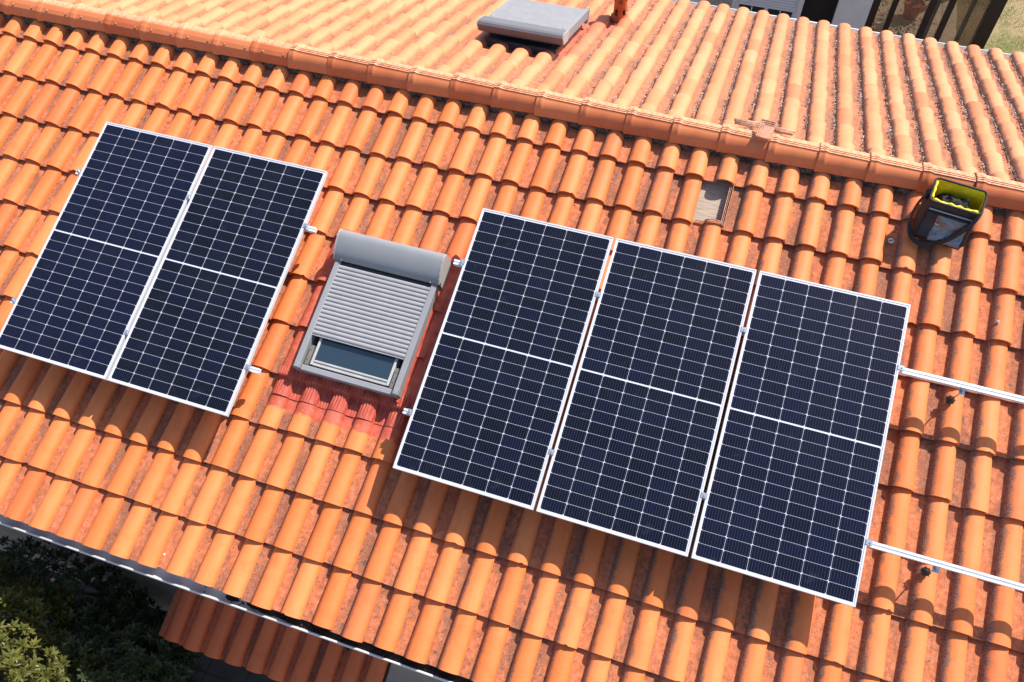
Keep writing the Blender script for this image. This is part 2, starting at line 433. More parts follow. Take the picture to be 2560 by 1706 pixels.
def cell_material():
    t = NT('monocrystalline_cell')
    u, v, _ = t.sep(t.coord('UV'))
    tint = t.attr()
    oi = t.n.new('ShaderNodeObjectInfo')
    base = t.mix(tint[0], (0.0030, 0.0042, 0.0095), (0.0038, 0.0060, 0.020))
    base = t.mix(t.math('MULTIPLY', t.ramp(t.noise(2.2, 4.0), 0.40, 0.70), 0.5), base, (0.007, 0.010, 0.020))
    tone = t.n.new('ShaderNodeSeparateColor'); t.link(oi.outputs['Color'], tone.inputs[0])
    base = t.mix(tone.outputs[0], base, (0.0055, 0.0075, 0.034))  # extra blue per panel: reflected sky painted into the cells
    # busbar ribbons: nine fine bright wires per cell, dashed by their solder pads
    fr = t.math('FRACT', t.math('MULTIPLY', u, 9.0))
    d = t.math('ABSOLUTE', t.math('SUBTRACT', fr, 0.5))
    line = t.math('LESS_THAN', d, 0.055)
    dash = t.math('ADD', 0.55, t.math('MULTIPLY', t.math('GREATER_THAN', t.math('SINE', t.math('MULTIPLY', v, 50.0)), 0.1), 0.45))
    base = t.mix(t.math('MULTIPLY', t.math('MULTIPLY', line, dash), 0.60), base, (0.09, 0.10, 0.14))
    # dust film
    dust = t.ramp(t.noise(9.0, 5.0, 0.6, dist=0.8), 0.60, 0.80)
    base = t.mix(t.math('MULTIPLY', dust, 0.05), base, (0.30, 0.32, 0.34))
    t.base(base)
    t.set(Roughness=0.30, Specular_IOR_Level=0.12, Coat_Weight=0.26, Coat_Roughness=0.03, Coat_IOR=1.42)
    return t.m
MAT['cell'] = cell_material()

def ground_material():
    t = NT('dry_lawn')
    c = t.mix(t.ramp(t.noise(0.9, 5.0, 0.6), 0.40, 0.62), (0.36, 0.27, 0.15), (0.15, 0.165, 0.05))
    c = t.mix(t.math('MULTIPLY', t.ramp(t.noise(22.0, 6.0, 0.7), 0.45, 0.65), 0.6), c, (0.45, 0.35, 0.21))
    c = t.mix(t.math('MULTIPLY', t.ramp(t.noise(45.0, 5.0, 0.7), 0.52, 0.68), 0.6), c, (0.07, 0.055, 0.025))
    t.base(c); t.bump(t.noise(60.0, 5.0, 0.7), 0.8, 0.03); t.set(Roughness=0.95, Specular_IOR_Level=0.15)
    return t.m
MAT['ground'] = ground_material()

def paving_material(name, a, b, sx, sy, joint):
    t = NT(name)
    x, y, z = t.sep(t.coord())
    def grid(c, p):
        f = t.math('ABSOLUTE', t.math('SUBTRACT', t.math('FRACT', t.math('DIVIDE', c, p)), 0.5))
        return t.math('GREATER_THAN', f, 0.5 - 0.006 / p)
    g = t.math('MAXIMUM', grid(x, sx), grid(y, sy))
    c = t.mix(t.ramp(t.noise(3.0, 5.0), 0.3, 0.7), a, b)
    c = t.mix(g, c, joint)
    t.base(c); t.bump(t.noise(40.0, 4.0), 0.2, 0.004); t.set(Roughness=0.8, Specular_IOR_Level=0.3)
    return t.m
MAT['patio'] = paving_material('grey_patio_slabs', (0.085, 0.066, 0.055), (0.125, 0.10, 0.085), 0.45, 0.45, (0.05, 0.04, 0.035))
MAT['porch_floor'] = paving_material('beige_porch_floor', (0.50, 0.41, 0.31), (0.60, 0.50, 0.40), 0.6, 2.4, (0.22, 0.18, 0.14))

def leaf_material(name, a, b, c2):
    t = NT(name)
    tint = t.attr()
    c = t.mix(tint[0], a, b); c = t.mix(t.math('MULTIPLY', t.ramp(tint[1], 0.75, 1.0), 0.8), c, c2)
    t.base(c); t.set(Roughness=0.42, Specular_IOR_Level=0.5)
    tl = t.n.new('ShaderNodeBsdfTranslucent'); t.link(c, tl.inputs[0])
    mx = t.n.new('ShaderNodeMixShader'); mx.inputs[0].default_value = 0.25
    out = t.n['Material Output']
    t.link(t.b.outputs[0], mx.inputs[1]); t.link(tl.outputs[0], mx.inputs[2]); t.link(mx.outputs[0], out.inputs[0])
    return t.m
MAT['leaf'] = leaf_material('glossy_leaf', (0.070, 0.080, 0.016), (0.150, 0.150, 0.030), (0.26, 0.23, 0.05))
MAT['leaf_shaded'] = leaf_material('shaded_leaf', (0.030, 0.045, 0.018), (0.060, 0.080, 0.026), (0.08, 0.09, 0.03))  # darker copy of the leaf, shade painted into its colour
MAT['petal'] = plain('pink_petal', (0.55, 0.20, 0.26), 0.6, 0.0, 0.3, 40.0)
MAT['bark'] = plain('brown_bark', (0.10, 0.07, 0.05), 0.9, 0.0, 0.35, 25.0)
MAT['grass'] = leaf_material('grass_blade', (0.15, 0.16, 0.05), (0.34, 0.27, 0.14), (0.42, 0.34, 0.2))

# ------------------------------------------------------------------ roof tiles
PITCH = 0.2393; COURSE = 0.4115; PANW = 0.0893; ROLLW = 0.150; CREST = 0.062

def profile(scale=1.0, inset=0.0, n=12, pitch=PITCH, panw=PANW):
    """(x from the left edge of the pan, v, u-coordinate 0..1) over one tile; inset follows the underside"""
    P = [(-0.012, -0.066 - inset, 0.0), (0.02, -0.0675 - inset, 0.10), (panw * 0.55, -0.068 - inset, 0.22), (panw * 0.86, -0.066 - inset, 0.325)]
    rw = pitch - panw
    xc = panw + rw / 2; w = rw / 2 * scale - inset; h = CREST * (0.55 + 0.45 * scale) - inset
    for k in range(n + 1):
        a = pi - pi * k / n
        cx = cos(a); sy = sin(a) ** 0.85
        P.append((xc + w * cx, -CREST + h * sy, 0.37 + 0.60 * k / n))
    P.append((xc + w + 0.001, -0.070, 1.0))
    return P

def add_tile(mb, xl, u0, u1, pitch=PITCH, panw=PANW, rng=random, drop=0.036, lo=None):
    jx = rng.gauss(0, 0.0022); ju = rng.gauss(0, 0.0050); jv = rng.gauss(0, 0.0018); sk = rng.gauss(0, 0.006)
    mb.cur = (rng.random(), rng.random(), rng.random())
    L = u1 - u0
    chip = {}
    if rng.random() < 0.30:
        c0 = rng.randrange(1, 16); d0 = rng.uniform(0.004, 0.015)
        for q in range(rng.choice((1, 1, 2))): chip[c0 + q] = d0 * rng.uniform(.6, 1.1)
    ts = [0.0, 0.035, 0.12, 0.5, 1.0]
    rows = []
    flare = [0.004, 0.002, 0.0, 0.0, 0.0]
    for q, t in enumerate(ts):
        sc = 1.04 - 0.10 * t
        pr = profile(sc, 0.0, 12, pitch, panw)
        rows.append([mb.vert((xl + x + jx + sk * (t - .5) * L, u0 + ju + t * L + (chip.get(m_, 0) if q == 0 else 0), v + jv - drop * t)) for m_, (x, v, uu) in enumerate(pr)])
    pr = profile(1.0, 0.0, 12, pitch, panw); n = len(pr)
    for q in range(len(ts) - 1):
        for j in range(n - 1):
            mb.face((rows[q][j], rows[q][j + 1], rows[q + 1][j + 1], rows[q + 1][j]), True, 0,
                    [(pr[j][2], ts[q]), (pr[j + 1][2], ts[q]), (pr[j + 1][2], ts[q + 1]), (pr[j][2], ts[q + 1])])
    # lip: thick lower end + underside
    po = profile(1.04, 0.0, 12, pitch, panw); pi_ = profile(1.04, 0.016, 12, pitch, panw)
    a = [mb.vert((xl + x + jx - sk * .5 * L, u0 + ju + chip.get(m_, 0), v + jv)) for m_, (x, v, uu) in enumerate(po)]
    b = [mb.vert((xl + x + jx - sk * .5 * L, u0 + ju + 0.0005 + chip.get(m_, 0) * .7, v + jv)) for m_, (x, v, uu) in enumerate(pi_)]
    c = [mb.vert((xl + x + jx - sk * .5 * L, u0 + ju + 0.10, v + jv - 0.004)) for x, v, uu in pi_]
    for j in range(n - 1):
        w = [(pr[j][2], 0), (pr[j + 1][2], 0), (pr[j + 1][2], 0), (pr[j][2], 0)]
        mb.face((b[j], b[j + 1], a[j + 1], a[j]), False, 0, w)
        mb.face((c[j], c[j + 1], b[j + 1], b[j]), True, 0, w)

def tile_height(x, u):
    """top of the front tiles (roof frame)"""
    f = x / PITCH - 0.5
    xl = (x + PITCH * 0.5) % PITCH           # distance from the left edge of the tile's pan
    k = math.floor((0.845 - u) / COURSE) + 1
    uk = 0.845 - COURSE * k
    t = (u - uk) / (COURSE + 0.05)
    sc = 1.04 - 0.10 * t
    if xl < PANW: v = -0.067
    else:
        xc = PANW + ROLLW / 2; w = ROLLW / 2 * sc; h = CREST * (0.55 + 0.45 * sc)
        c = max(-1, min(1, (xl - xc) / w)); v = -CREST + h * max(0.0, 1 - c * c) ** 0.425
        v = max(v, -0.067)
    return v - 0.036 * t

house = empty('house', Matrix.Identity(4), 'pale house under a large orange clay tiled gable roof', 'house')

rng = random.Random(11)
mb = MB()
for i in range(-30, 30):
    xl = (i - 0.5) * PITCH
    for k in range(0, 11):
        if i == 7 and k == 1: continue                      # the lifted-out tile
        u0 = 0.845 - COURSE * k
        u1 = min(u0 + COURSE + 0.05, 1.215)
        add_tile(mb, xl, u0, u1, rng=rng)
front = mb.build('front_roof', MAT['tile_front'], house, M_FRONT)
front['label'] = 'orange front slope carrying the solar panels'

mb = MB()
BP = 0.2363
for i in range(-32, 33):
    xl = (-2.045 - BP) + BP * i + rng.gauss(0, 0.002)
    for k in range(-1, 10):
        s0 = 4.08 - COURSE * k
        if k < 0: continue
        u0 = -s0; u1 = min(u0 + COURSE + 0.05, -0.02)
        if u1 - u0 < 0.05: continue
        add_tile(mb, xl, u0, u1, pitch=BP, panw=BP - ROLLW, rng=rng, drop=0.036)
back = mb.build('back_roof', MAT['tile_back'], house, M_BACK)
back['label'] = 'paler dusty back slope beyond the ridge'

# underlay board under each slope
mb = MB(); mb.box(-7.2, 7.2, -3.2, 1.18, -0.150, -0.122); mb.build('roof_board', MAT['board'], house, M_FRONT)
mb = MB(); mb.box(-7.2, 7.2, -4.0, -0.02, -0.150, -0.124); mb.build('roof_board', MAT['board'], house, M_BACK)

# exposed interlocking edges round the missing tile
mb = MB()
u0 = 0.845 - COURSE
xr = 7.5 * PITCH
for dx, w, z in ((-0.022, 0.006, -0.057), (-0.010, 0.004, -0.060), (0.004, 0.004, -0.061)):
    mb.box(xr + dx - w / 2, xr + dx + w / 2, u0 + 0.03, u0 + COURSE - 0.005, z - 0.05, z)
for du, w in ((0.034, 0.005), (0.048, 0.005)):              # head ribs of the tile below
    pr = profile(0.945, 0.0, 12)
    pts = [(6.5 * PITCH + x, u0 + du, v - 0.022 + 0.006) for x, v, uu in pr[1:-1]]
    mb.strip(pts, (0, 1, 0), w, 0.010)
mb.build('tile_rib', MAT['raw_clay'], house, M_FRONT)

# ridge caps
RL = 0.385
def ridge_xs():
    return [(-0.331 + RL * j, j) for j in range(-18, 18)]
def ridge_dy(x):          # the old ridge runs slightly out of square
    return -0.055 * max(0.0, min(1.0, (-x - 0.3) / 4.8))
def cap_section(style, k):
    """half-closed outer section, (y, z, u-coordinate) from the front foot over the crest to the back foot"""
    if style == 'ribbed':
        P = [(-0.128, -0.060, 0.0), (-0.1255, -0.040, 0.05), (-0.119, -0.016, .11), (-0.108, 0.008, .17), (-0.094, 0.028, .23), (-0.078, 0.044, .29), (-0.060, 0.056, .35), (-0.044, 0.0635, .41),
             (-0.0435, 0.0705, .425), (-0.034, 0.0715, .45), (-0.0335, 0.0660, .46), (-0.022, 0.0665, .49), (-0.0215, 0.0720, .50), (-0.012, 0.0720, .53), (-0.0115, 0.0655, .54), (0.000, 0.0650, .57), (0.0005, 0.0705, .58), (0.012, 0.0690, .61), (0.0125, 0.0620, .62), (0.030, 0.0590, .66)]
        for t in range(1, 7):
            a = pi * 0.5 * t / 6
            P.append((0.030 + 0.098 * sin(a), -0.060 + 0.119 * cos(a), 0.66 + 0.34 * t / 6))
    else:
        P = [(-0.128, -0.060, 0), (-0.124, -0.032, .06), (-0.116, -0.006, .12), (-0.105, 0.016, .18), (-0.103, 0.019, .19), (-0.072, 0.044, .27), (-0.040, 0.0605, .36), (-0.036, 0.062, .37), (-0.010, 0.068, .5), (0.014, 0.068, .56), (0.036, 0.063, .6), (0.062, 0.05, .68), (0.085, 0.032, .76), (0.112, -0.002, .88), (0.128, -0.060, 1)]
    return P
def build_cap(x0, style, rng):
    mb = MB(); mb.cur = (rng.random(), rng.random(), rng.random())
    P = cap_section(style, 0); n = len(P)
    L = RL + 0.035
    # collar ring bulges near the left end, which laps over the neighbour
    xs = [0.0, 0.004, 0.012, 0.020, 0.030, 0.042, 0.054, 0.066, 0.080, 0.20, L]
    grow = [0.008, 0.010, 0.010, 0.010, 0.011, 0.015, 0.015, 0.009, 0.002, 0.0, -0.007]
    if style == 'plain': grow = [0.009, 0.012, 0.014, 0.0145, 0.0145, 0.013, 0.010, 0.004, 0.001, 0.0, -0.007]
    R = []; jy = rng.gauss(0, 0.002); jz = rng.gauss(0, 0.0015); tilt = rng.gauss(0, 0.004)
    for x, g in zip(xs, grow):
        row = []
        for (y, z, uu) in P:
            r = sqrt(y * y + (z + 0.052) ** 2) + 1e-6
            gg = g
            if style == 'ribbed' and 0.026 < x < 0.07:        # teardrop boss on the collar fades towards the foot
                gg = 0.006 + (g - 0.006) * max(0.0, min(1.0, (z + 0.045) / 0.07))
            row.append(mb.vert((x, y + jy + gg * y / r, z + jz + tilt * (x - .2) + gg * (z + 0.052) / r)))
        R.append(row)
    for a in range(len(xs) - 1):
        for j in range(n - 1):
            sm = not (7 <= j <= 18) if style == 'ribbed' else j in (0, 1, 2, 8, 9, 10, 11, 12)
            uv = [(P[j][2], xs[a]), (P[j][2], xs[a + 1]), (P[j + 1][2], xs[a + 1]), (P[j + 1][2], xs[a])]
            mb.face((R[a][j], R[a + 1][j], R[a + 1][j + 1], R[a][j + 1]), sm, 0, uv)
    # visible end thickness at the left
    inn = []
    for (y, z, uu) in P:
        inn.append(mb.vert((0.002, (y + jy) * 0.90, (z + jz + 0.052) * 0.90 - 0.052)))
    for j in range(n - 1):
        mb.face((R[0][j], R[0][j + 1], inn[j + 1], inn[j]), False)
    return mb
rid_parts = []
for x0, j in ridge_xs():
    style = 'plain' if j < -5 else 'ribbed'
    mbc = build_cap(x0, style, rng)
    o = mbc.build('ridge_tile', MAT['ridge'], house, Matrix.Translation((x0, RIDGE.y + ridge_dy(x0 + .2), RIDGE.z)))
    if style == 'plain':
        for xx in (0.125, 0.335):
            nb = MB()
            P0 = Vector((xx, -0.088, 0.032)); nrm = Vector((0, -0.62, 0.78))
            nb.tube([P0 - nrm * 0.004, P0 + nrm * 0.006, P0 + nrm * 0.011], [0.011, 0.009, 0.004], 8)
            nb.build('ridge_knob', MAT['raw_clay'], o)

# mortar bed under the caps, front and back
def mortar(M, dyf, name):
    mb = MB(); NX = 720
    rows = []
    for a, (uoff, v0) in enumerate(((-0.150, -0.085), (-0.143, -0.056), (-0.135, -0.036), (-0.118, -0.022), (-0.06, -0.016))):
        row = []
        for i in range(NX + 1):
            x = -7.1 + 14.2 * i / NX
            nz = mnoise.noise(Vector((x * 11, a * 1.7, 3.3))) * 0.018 + mnoise.noise(Vector((x * 37, a * 2.7, 1.3))) * 0.009
            nv = mnoise.noise(Vector((x * 15, a * 3.1, 9.3))) * 0.010
            row.append(mb.vert((x, 1.23 + uoff + dyf(x) + nz, v0 + nv)))
        rows.append(row)
    for a in range(len(rows) - 1):
        for i in range(NX):
            mb.face((rows[a][i], rows[a][i + 1], rows[a + 1][i + 1], rows[a + 1][i]), True)
    return mb.build(name, MAT['mortar'], house, M)
mortar(M_FRONT, ridge_dy, 'ridge_mortar')
mortar(M_BACK @ Matrix.Translation((0, -1.23, 0)), lambda x: ridge_dy(-x) * 0 + 0.012, 'ridge_mortar')

# ------------------------------------------------------------------ walls, eaves, gutter, little canopy
E = M_FRONT @ Vector((0, -3.27, 0))
YW = E.y + 0.30
BE = M_BACK @ Vector((0, -4.08, 0))
mb = MB()
mb.box(-6.9, 6.9, YW, YW + 0.25, ZG - 0.3, E.z - 0.10)
mb.box(-6.9, 6.9, BE.y - 0.6, BE.y - 0.35, ZG - 0.3, BE.z - 0.08)
for s in (-1, 1):
    x0, x1 = (-6.9, -6.65) if s < 0 else (6.65, 6.9)
    mb.prism([(YW + 0.25, ZG - 0.3), (BE.y - 0.6, ZG - 0.3), (BE.y - 0.6, BE.z - 0.08), (RIDGE.y, RIDGE.z - 0.20), (YW + 0.25, E.z - 0.10)],
             [lambda a, b, x=x0: (x, a, b), lambda a, b, x=x1: (x, a, b)])
mb.build('wall', MAT['house_wall'], house)
mb = MB(); mb.box(-7.1, 7.1, E.y + 0.055, E.y + 0.085, E.z - 0.24, E.z - 0.085); mb.build('eaves_board', MAT['house_wall'], house)

def gutter(y_eave, z_rim, yr, sgn, zx):
    """half-round channel along x, its outer rim at yr"""
    r = 0.058
    yc = yr + sgn * r
    mb = MB(); N = 12
    prof = []
    for k in range(N + 1):
        a = pi + pi * k / N
        prof.append((yc - sgn * -1 * 0 + sgn * r * cos(a), z_rim + r * sin(a)))
    prof_i = [(yc + sgn * (r - 0.003) * cos(pi + pi * k / N), z_rim + (r - 0.003) * sin(pi + pi * k / N)) for k in range(N + 1)]
    x0, x1 = -7.2, 7.2
    for x, P in ((0, prof), (1, prof_i)):
        A0 = [mb.vert((x0, y, z)) for y, z in P]; B0 = [mb.vert((x1, y, z)) for y, z in P]
        for j in range(N):
            mb.face((A0[j], A0[j + 1], B0[j + 1], B0[j]), True)
    g = mb.build('gutter', MAT['gutter'], house)
    mb = MB(); mb.tube([(x0, yr, z_rim + 0.002), (x1, yr, z_rim + 0.002)], 0.0085, 10)
    mb.build('gutter_rim', MAT['gutter'], g)
    return g, yc, r
g, gyc, gr = gutter(E.y, E.z - 0.095, E.y - 0.036, 1, 0)
# leaf debris lying in the right half of the channel
mb = MB()
for i in range(900):
    x = -0.95 + 6.0 * (i / 900.0) ** 0.8 + random.gauss(0, 0.15)
    if x < -1.2 or x > 6.5: continue
    y = gyc + random.uniform(-0.035, 0.03); z = E.z - 0.095 - 0.030 + random.uniform(-0.006, 0.022)
    a = random.uniform(0, pi); l = random.uniform(0.006, 0.022); w = random.uniform(0.003, 0.008)
    d = Vector((cos(a), sin(a), random.uniform(-.4, .4))) * l; n = Vector((-sin(a), cos(a), random.uniform(-.4, .4))) * w
    P = Vector((x, y, z)); mb.quad(P - d, P + n, P + d, P - n)
rows = []
for a in range(2):
    rows.append([mb.vert((-1.0 + 7.5 * i / 200, gyc + (-0.044 if a == 0 else 0.044), E.z - 0.13 + 0.012 * mnoise.noise(Vector((i * 0.37, a, 0))) - 0.02 * max(0, 1 - i / 25))) for i in range(201)])
for i in range(200): mb.face((rows[0][i], rows[0][i + 1], rows[1][i + 1], rows[1][i]), True)
d = mb.build('gutter_debris', MAT['debris'], house); d['kind'] = 'stuff'
gutter(BE.y, BE.z - 0.10, BE.y + 0.075, -1, 0)

# small tiled canopy on the wall under the gutter
can = empty('door_canopy', Matrix.Translation((-1.96, YW, -2.42)) @ rotx(radians(20)), 'small shaded canopy of clay tiles on the wall under the gutter', 'canopy')
mb = MB(); CP = 0.2015
for i in range(10):
    for (a, b) in ((-0.565, -0.10), (-0.13, 0.06)):
        add_tile(mb, i * CP, a, b, pitch=CP, panw=0.060, rng=rng, drop=0.018)
mb.build('canopy_tiles', MAT['tile_porch'], can)
mb = MB(); mb.box(-0.02, 2.03, -0.53, -0.005, -0.125, -0.085); mb.box(0.0, 0.06, -0.5, -0.005, -0.20, -0.127); mb.box(1.95, 2.01, -0.5, -0.005, -0.20, -0.127)
mb.build('canopy_frame', MAT['brown_metal'], can)

# ------------------------------------------------------------------ solar panels
PW, PL, PT = 1.038, 2.094, 0.036
def panel_proto():
    root = empty('solar_panel', M_PANEL)
    fw = 0.012
    mb = MB()
    b = 0.0012
    mb.box(0, PW, -fw, 0, -PT, 0, bev=b); mb.box(0, PW, -PL, -PL + fw, -PT, 0, bev=b)
    mb.box(0, fw, -PL + fw, -fw, -PT, -0.0004, bev=b); mb.box(PW - fw, PW, -PL + fw, -fw, -PT, -0.0004, bev=b)
    # inward flange under the frame
    mb.box(fw, 0.03, -PL + fw, -fw, -PT, -PT + 0.002); mb.box(PW - 0.03, PW - fw, -PL + fw, -fw, -PT, -PT + 0.002)
    mb.build('panel_frame', MAT['panel_frame'], root)
    mb = MB(); mb.box(fw, PW - fw, -PL + fw, -fw, -0.0085, -0.0035)
    mb.build('backsheet', MAT['backsheet'], root)
    mb = MB(); rr = random.Random(5)
    mx, my = 0.0195, 0.024
    mid = 0.010
    cw = (PW - 2 * mx) / 6; chh = (PL - 2 * my - mid) / 24
    gx = 0.0024; gy = 0.0024; ch = 0.009
    for c in range(6):
        for r in range(24):
            x0 = mx + c * cw + gx / 2; x1 = x0 + cw - gx
            yt = -my - r * chh - (mid if r >= 12 else 0) - gy / 2; yb = yt - chh + gy
            z = -0.0028
            mb.cur = (rr.random() ** 1.5, rr.random(), rr.random())
            if c % 2 == 0: P = [(x0, yt), (x1, yt), (x1, yb + ch), (x1 - ch, yb), (x0 + ch, yb), (x0, yb + ch)]
            else: P = [(x0 + ch, yt), (x1 - ch, yt), (x1, yt - ch), (x1, yb), (x0, yb), (x0, yt - ch)]
            P = P[::-1]
            mb.face([mb.vert((x, y, z)) for x, y in P], False, 0, [((x - x0) / (x1 - x0), (y - yb) / (yt - yb)) for x, y in P])
    mb.build('solar_cells', MAT['cell'], root)
    mb = MB(); mb.box(PW / 2 - 0.05, PW / 2 + 0.05, -PL / 2 - 0.03, -PL / 2 + 0.03, -0.028, -0.009, bev=0.003)
    mb.build('junction_box', MAT['rubber'], root)
    return root
pp = panel_proto()
panels = [(-3.4435 + 0.006, 0.0111, 'leftmost solar panel, at the far left edge of the roof, cut by the left margin'),
          (-3.4435 + PW + 0.0284, 0.0111, 'solar panel left of the grey shuttered roof window, second from the left'),
          (0.0, 0.0, 'solar panel right of the grey shuttered roof window, first of the row of three'),
          (PW + 0.023, 0.0, 'middle solar panel of the row of three'),
          (2 * (PW + 0.023), 0.0, 'rightmost solar panel, beside the bare mounting rails')]
for k, (x, u, lab) in enumerate(panels):
    o = pp if k == 0 else copy_tree(pp)
    o.matrix_world = M_PANEL @ Matrix.Translation((x, u, 0))
    tag(o, lab, 'solar panel', 'solar panels on the front roof slope')
    for ch in o.children:
        if ch.name.startswith('solar_cells'): ch.color = ((0.35, 0.0, 0.05, 0.10, 0.28)[k], 0, 0, 1)  # amount of painted sky reflection on each panel

# mounting rails (panel frame coordinates)
def make_rail(x0, x1, u, mids, ends, hooks, label):
    root = empty('mounting_rail', M_PANEL @ Matrix.Translation((x0, u, 0)), label, 'mounting rail', 'rails the panels are clamped to')
    L = x1 - x0
    mb = MB()
    w = 0.020; t0 = -PT - 0.0005; h = 0.040
    prof = [(-w, t0), (-0.006, t0), (-0.006, t0 - 0.010), (0.006, t0 - 0.010), (0.006, t0), (w, t0), (w, t0 - 0.012), (w - 0.006, t0 - 0.014), (w - 0.006, t0 - 0.024), (w, t0 - 0.026),
            (w, t0 - h), (-w, t0 - h), (-w, t0 - 0.026), (-w + 0.006, t0 - 0.024), (-w + 0.006, t0 - 0.014), (-w, t0 - 0.012)]
    mb.prism(prof, [lambda a, b: (0, a, b), lambda a, b: (L, a, b)])
    mb.build('rail_profile', MAT['alu'], root)
    for x in mids:
        mb = MB(); c = x - x0
        mb.box(c - 0.020, c + 0.020, -0.018, 0.018, 0.0015, 0.005, bev=0.001)
        mb.box(c - 0.0085, c + 0.0085, -0.018, 0.018, -0.03, 0.0012)
        mb.tube([(c, 0, 0.005), (c, 0, 0.0115)], 0.0065, 6, smooth=False)
        mb.build('mid_clamp', MAT['zinc_clamp'], root)
    for x, sg in ends:
        mb = MB(); c = x - x0
        def bx(a, b, *r, **k):
            mb.box(min(c + sg * a, c + sg * b), max(c + sg * a, c + sg * b), *r, **k)
        bx(-0.010, 0.030, -0.018, 0.018, 0.0015, 0.005, bev=0.001)
        bx(0.0025, 0.007, -0.018, 0.018, -PT, 0.0012)
        bx(0.026, 0.030, -0.018, 0.018, -PT, 0.0012)
        mb.tube([(c + sg * 0.016, 0, 0.005), (c + sg * 0.016, 0, 0.012)], 0.0065, 6, smooth=False)
        mb.build('end_clamp', MAT['zinc_clamp'], root)
    for x in hooks:
        c = x - x0
        # bolt foot on the crest of the roll below
        P = M_FRONT.inverted() @ (M_PANEL @ Vector((x, u - 0.036, -0.06)))
        crest = (M_PANEL.inverted() @ (M_FRONT @ Vector((P.x, P.y, 0.0))))
        vz = crest.z
        mb = MB()
        mb.box(c - 0.020, c + 0.020, -0.058, -0.0205, -0.0820, -0.0775, bev=0.001)     # horizontal leg
        mb.box(c - 0.020, c + 0.020, -0.0255, -0.0205, -0.0770, -0.042, bev=0.001)     # upright leg
        mb.tube([(c, -0.0255, -0.055), (c, -0.034, -0.055)], 0.009, 6, smooth=False)
        fo = mb.build('rail_foot', MAT['zinc_clamp'], root)
        mb = MB()
        mb.tube([(c, -0.042, vz - 0.02), (c, -0.042, -0.062)], 0.005, 8)
        mb.tube([(c, -0.042, -0.0775), (c, -0.042, -0.0700)], 0.0095, 6, smooth=False)
        mb.tube([(c, -0.042, -0.0900), (c, -0.042, -0.0822)], 0.0095, 6, smooth=False)
        bo = mb.build('hanger_bolt', MAT['steel'], root)
        mb = MB()
        mb.tube([(c, -0.042, vz - 0.012), (c, -0.042, vz + 0.006), (c, -0.042, vz + 0.012), (c, -0.042, vz + 0.022), (c, -0.042, vz + 0.026)], [0.029, 0.029, 0.021, 0.013, 0.008], 14)
        for q in range(7):
            a = 2 * pi * q / 7
            mb.tube([(c + 0.022 * cos(a), -0.042 + 0.022 * sin(a), vz + 0.004), (c + 0.033 * cos(a), -0.042 + 0.033 * sin(a), vz + 0.009)], 0.005, 6)
        mb.build('rubber_seal', MAT['rubber'], bo)
    return root
xl1 = -3.4435; xl2 = xl1 + 2 * PW + 0.0284; xm = xl1 + PW + 0.0142
xr3 = 3 * PW + 2 * 0.023
make_rail(-3.515, -1.262, -0.485, [xm], [(xl1, -1), (xl2, 1)], [-3.12, -1.68], 'upper rail of the left pair of panels, its end poking out beside the roof window')
make_rail(-3.515, -1.254, -1.690, [xm], [(xl1, -1), (xl2, 1)], [-3.12, -1.68], 'lower rail of the left pair of panels, its end poking out above the red apron')
make_rail(-0.090, 5.35, -0.470, [PW + 0.0115, 2 * PW + 0.0345], [(0, -1), (xr3, 1)], [0.48, 1.92, 3.594, 4.8], 'upper rail of the right three panels, running bare to the right margin')
make_rail(-0.076, 5.35, -1.677, [PW + 0.0115, 2 * PW + 0.0345], [(0, -1), (xr3, 1)], [0.48, 1.92, 3.607, 4.8], 'lower rail of the right three panels, running bare to the right margin')

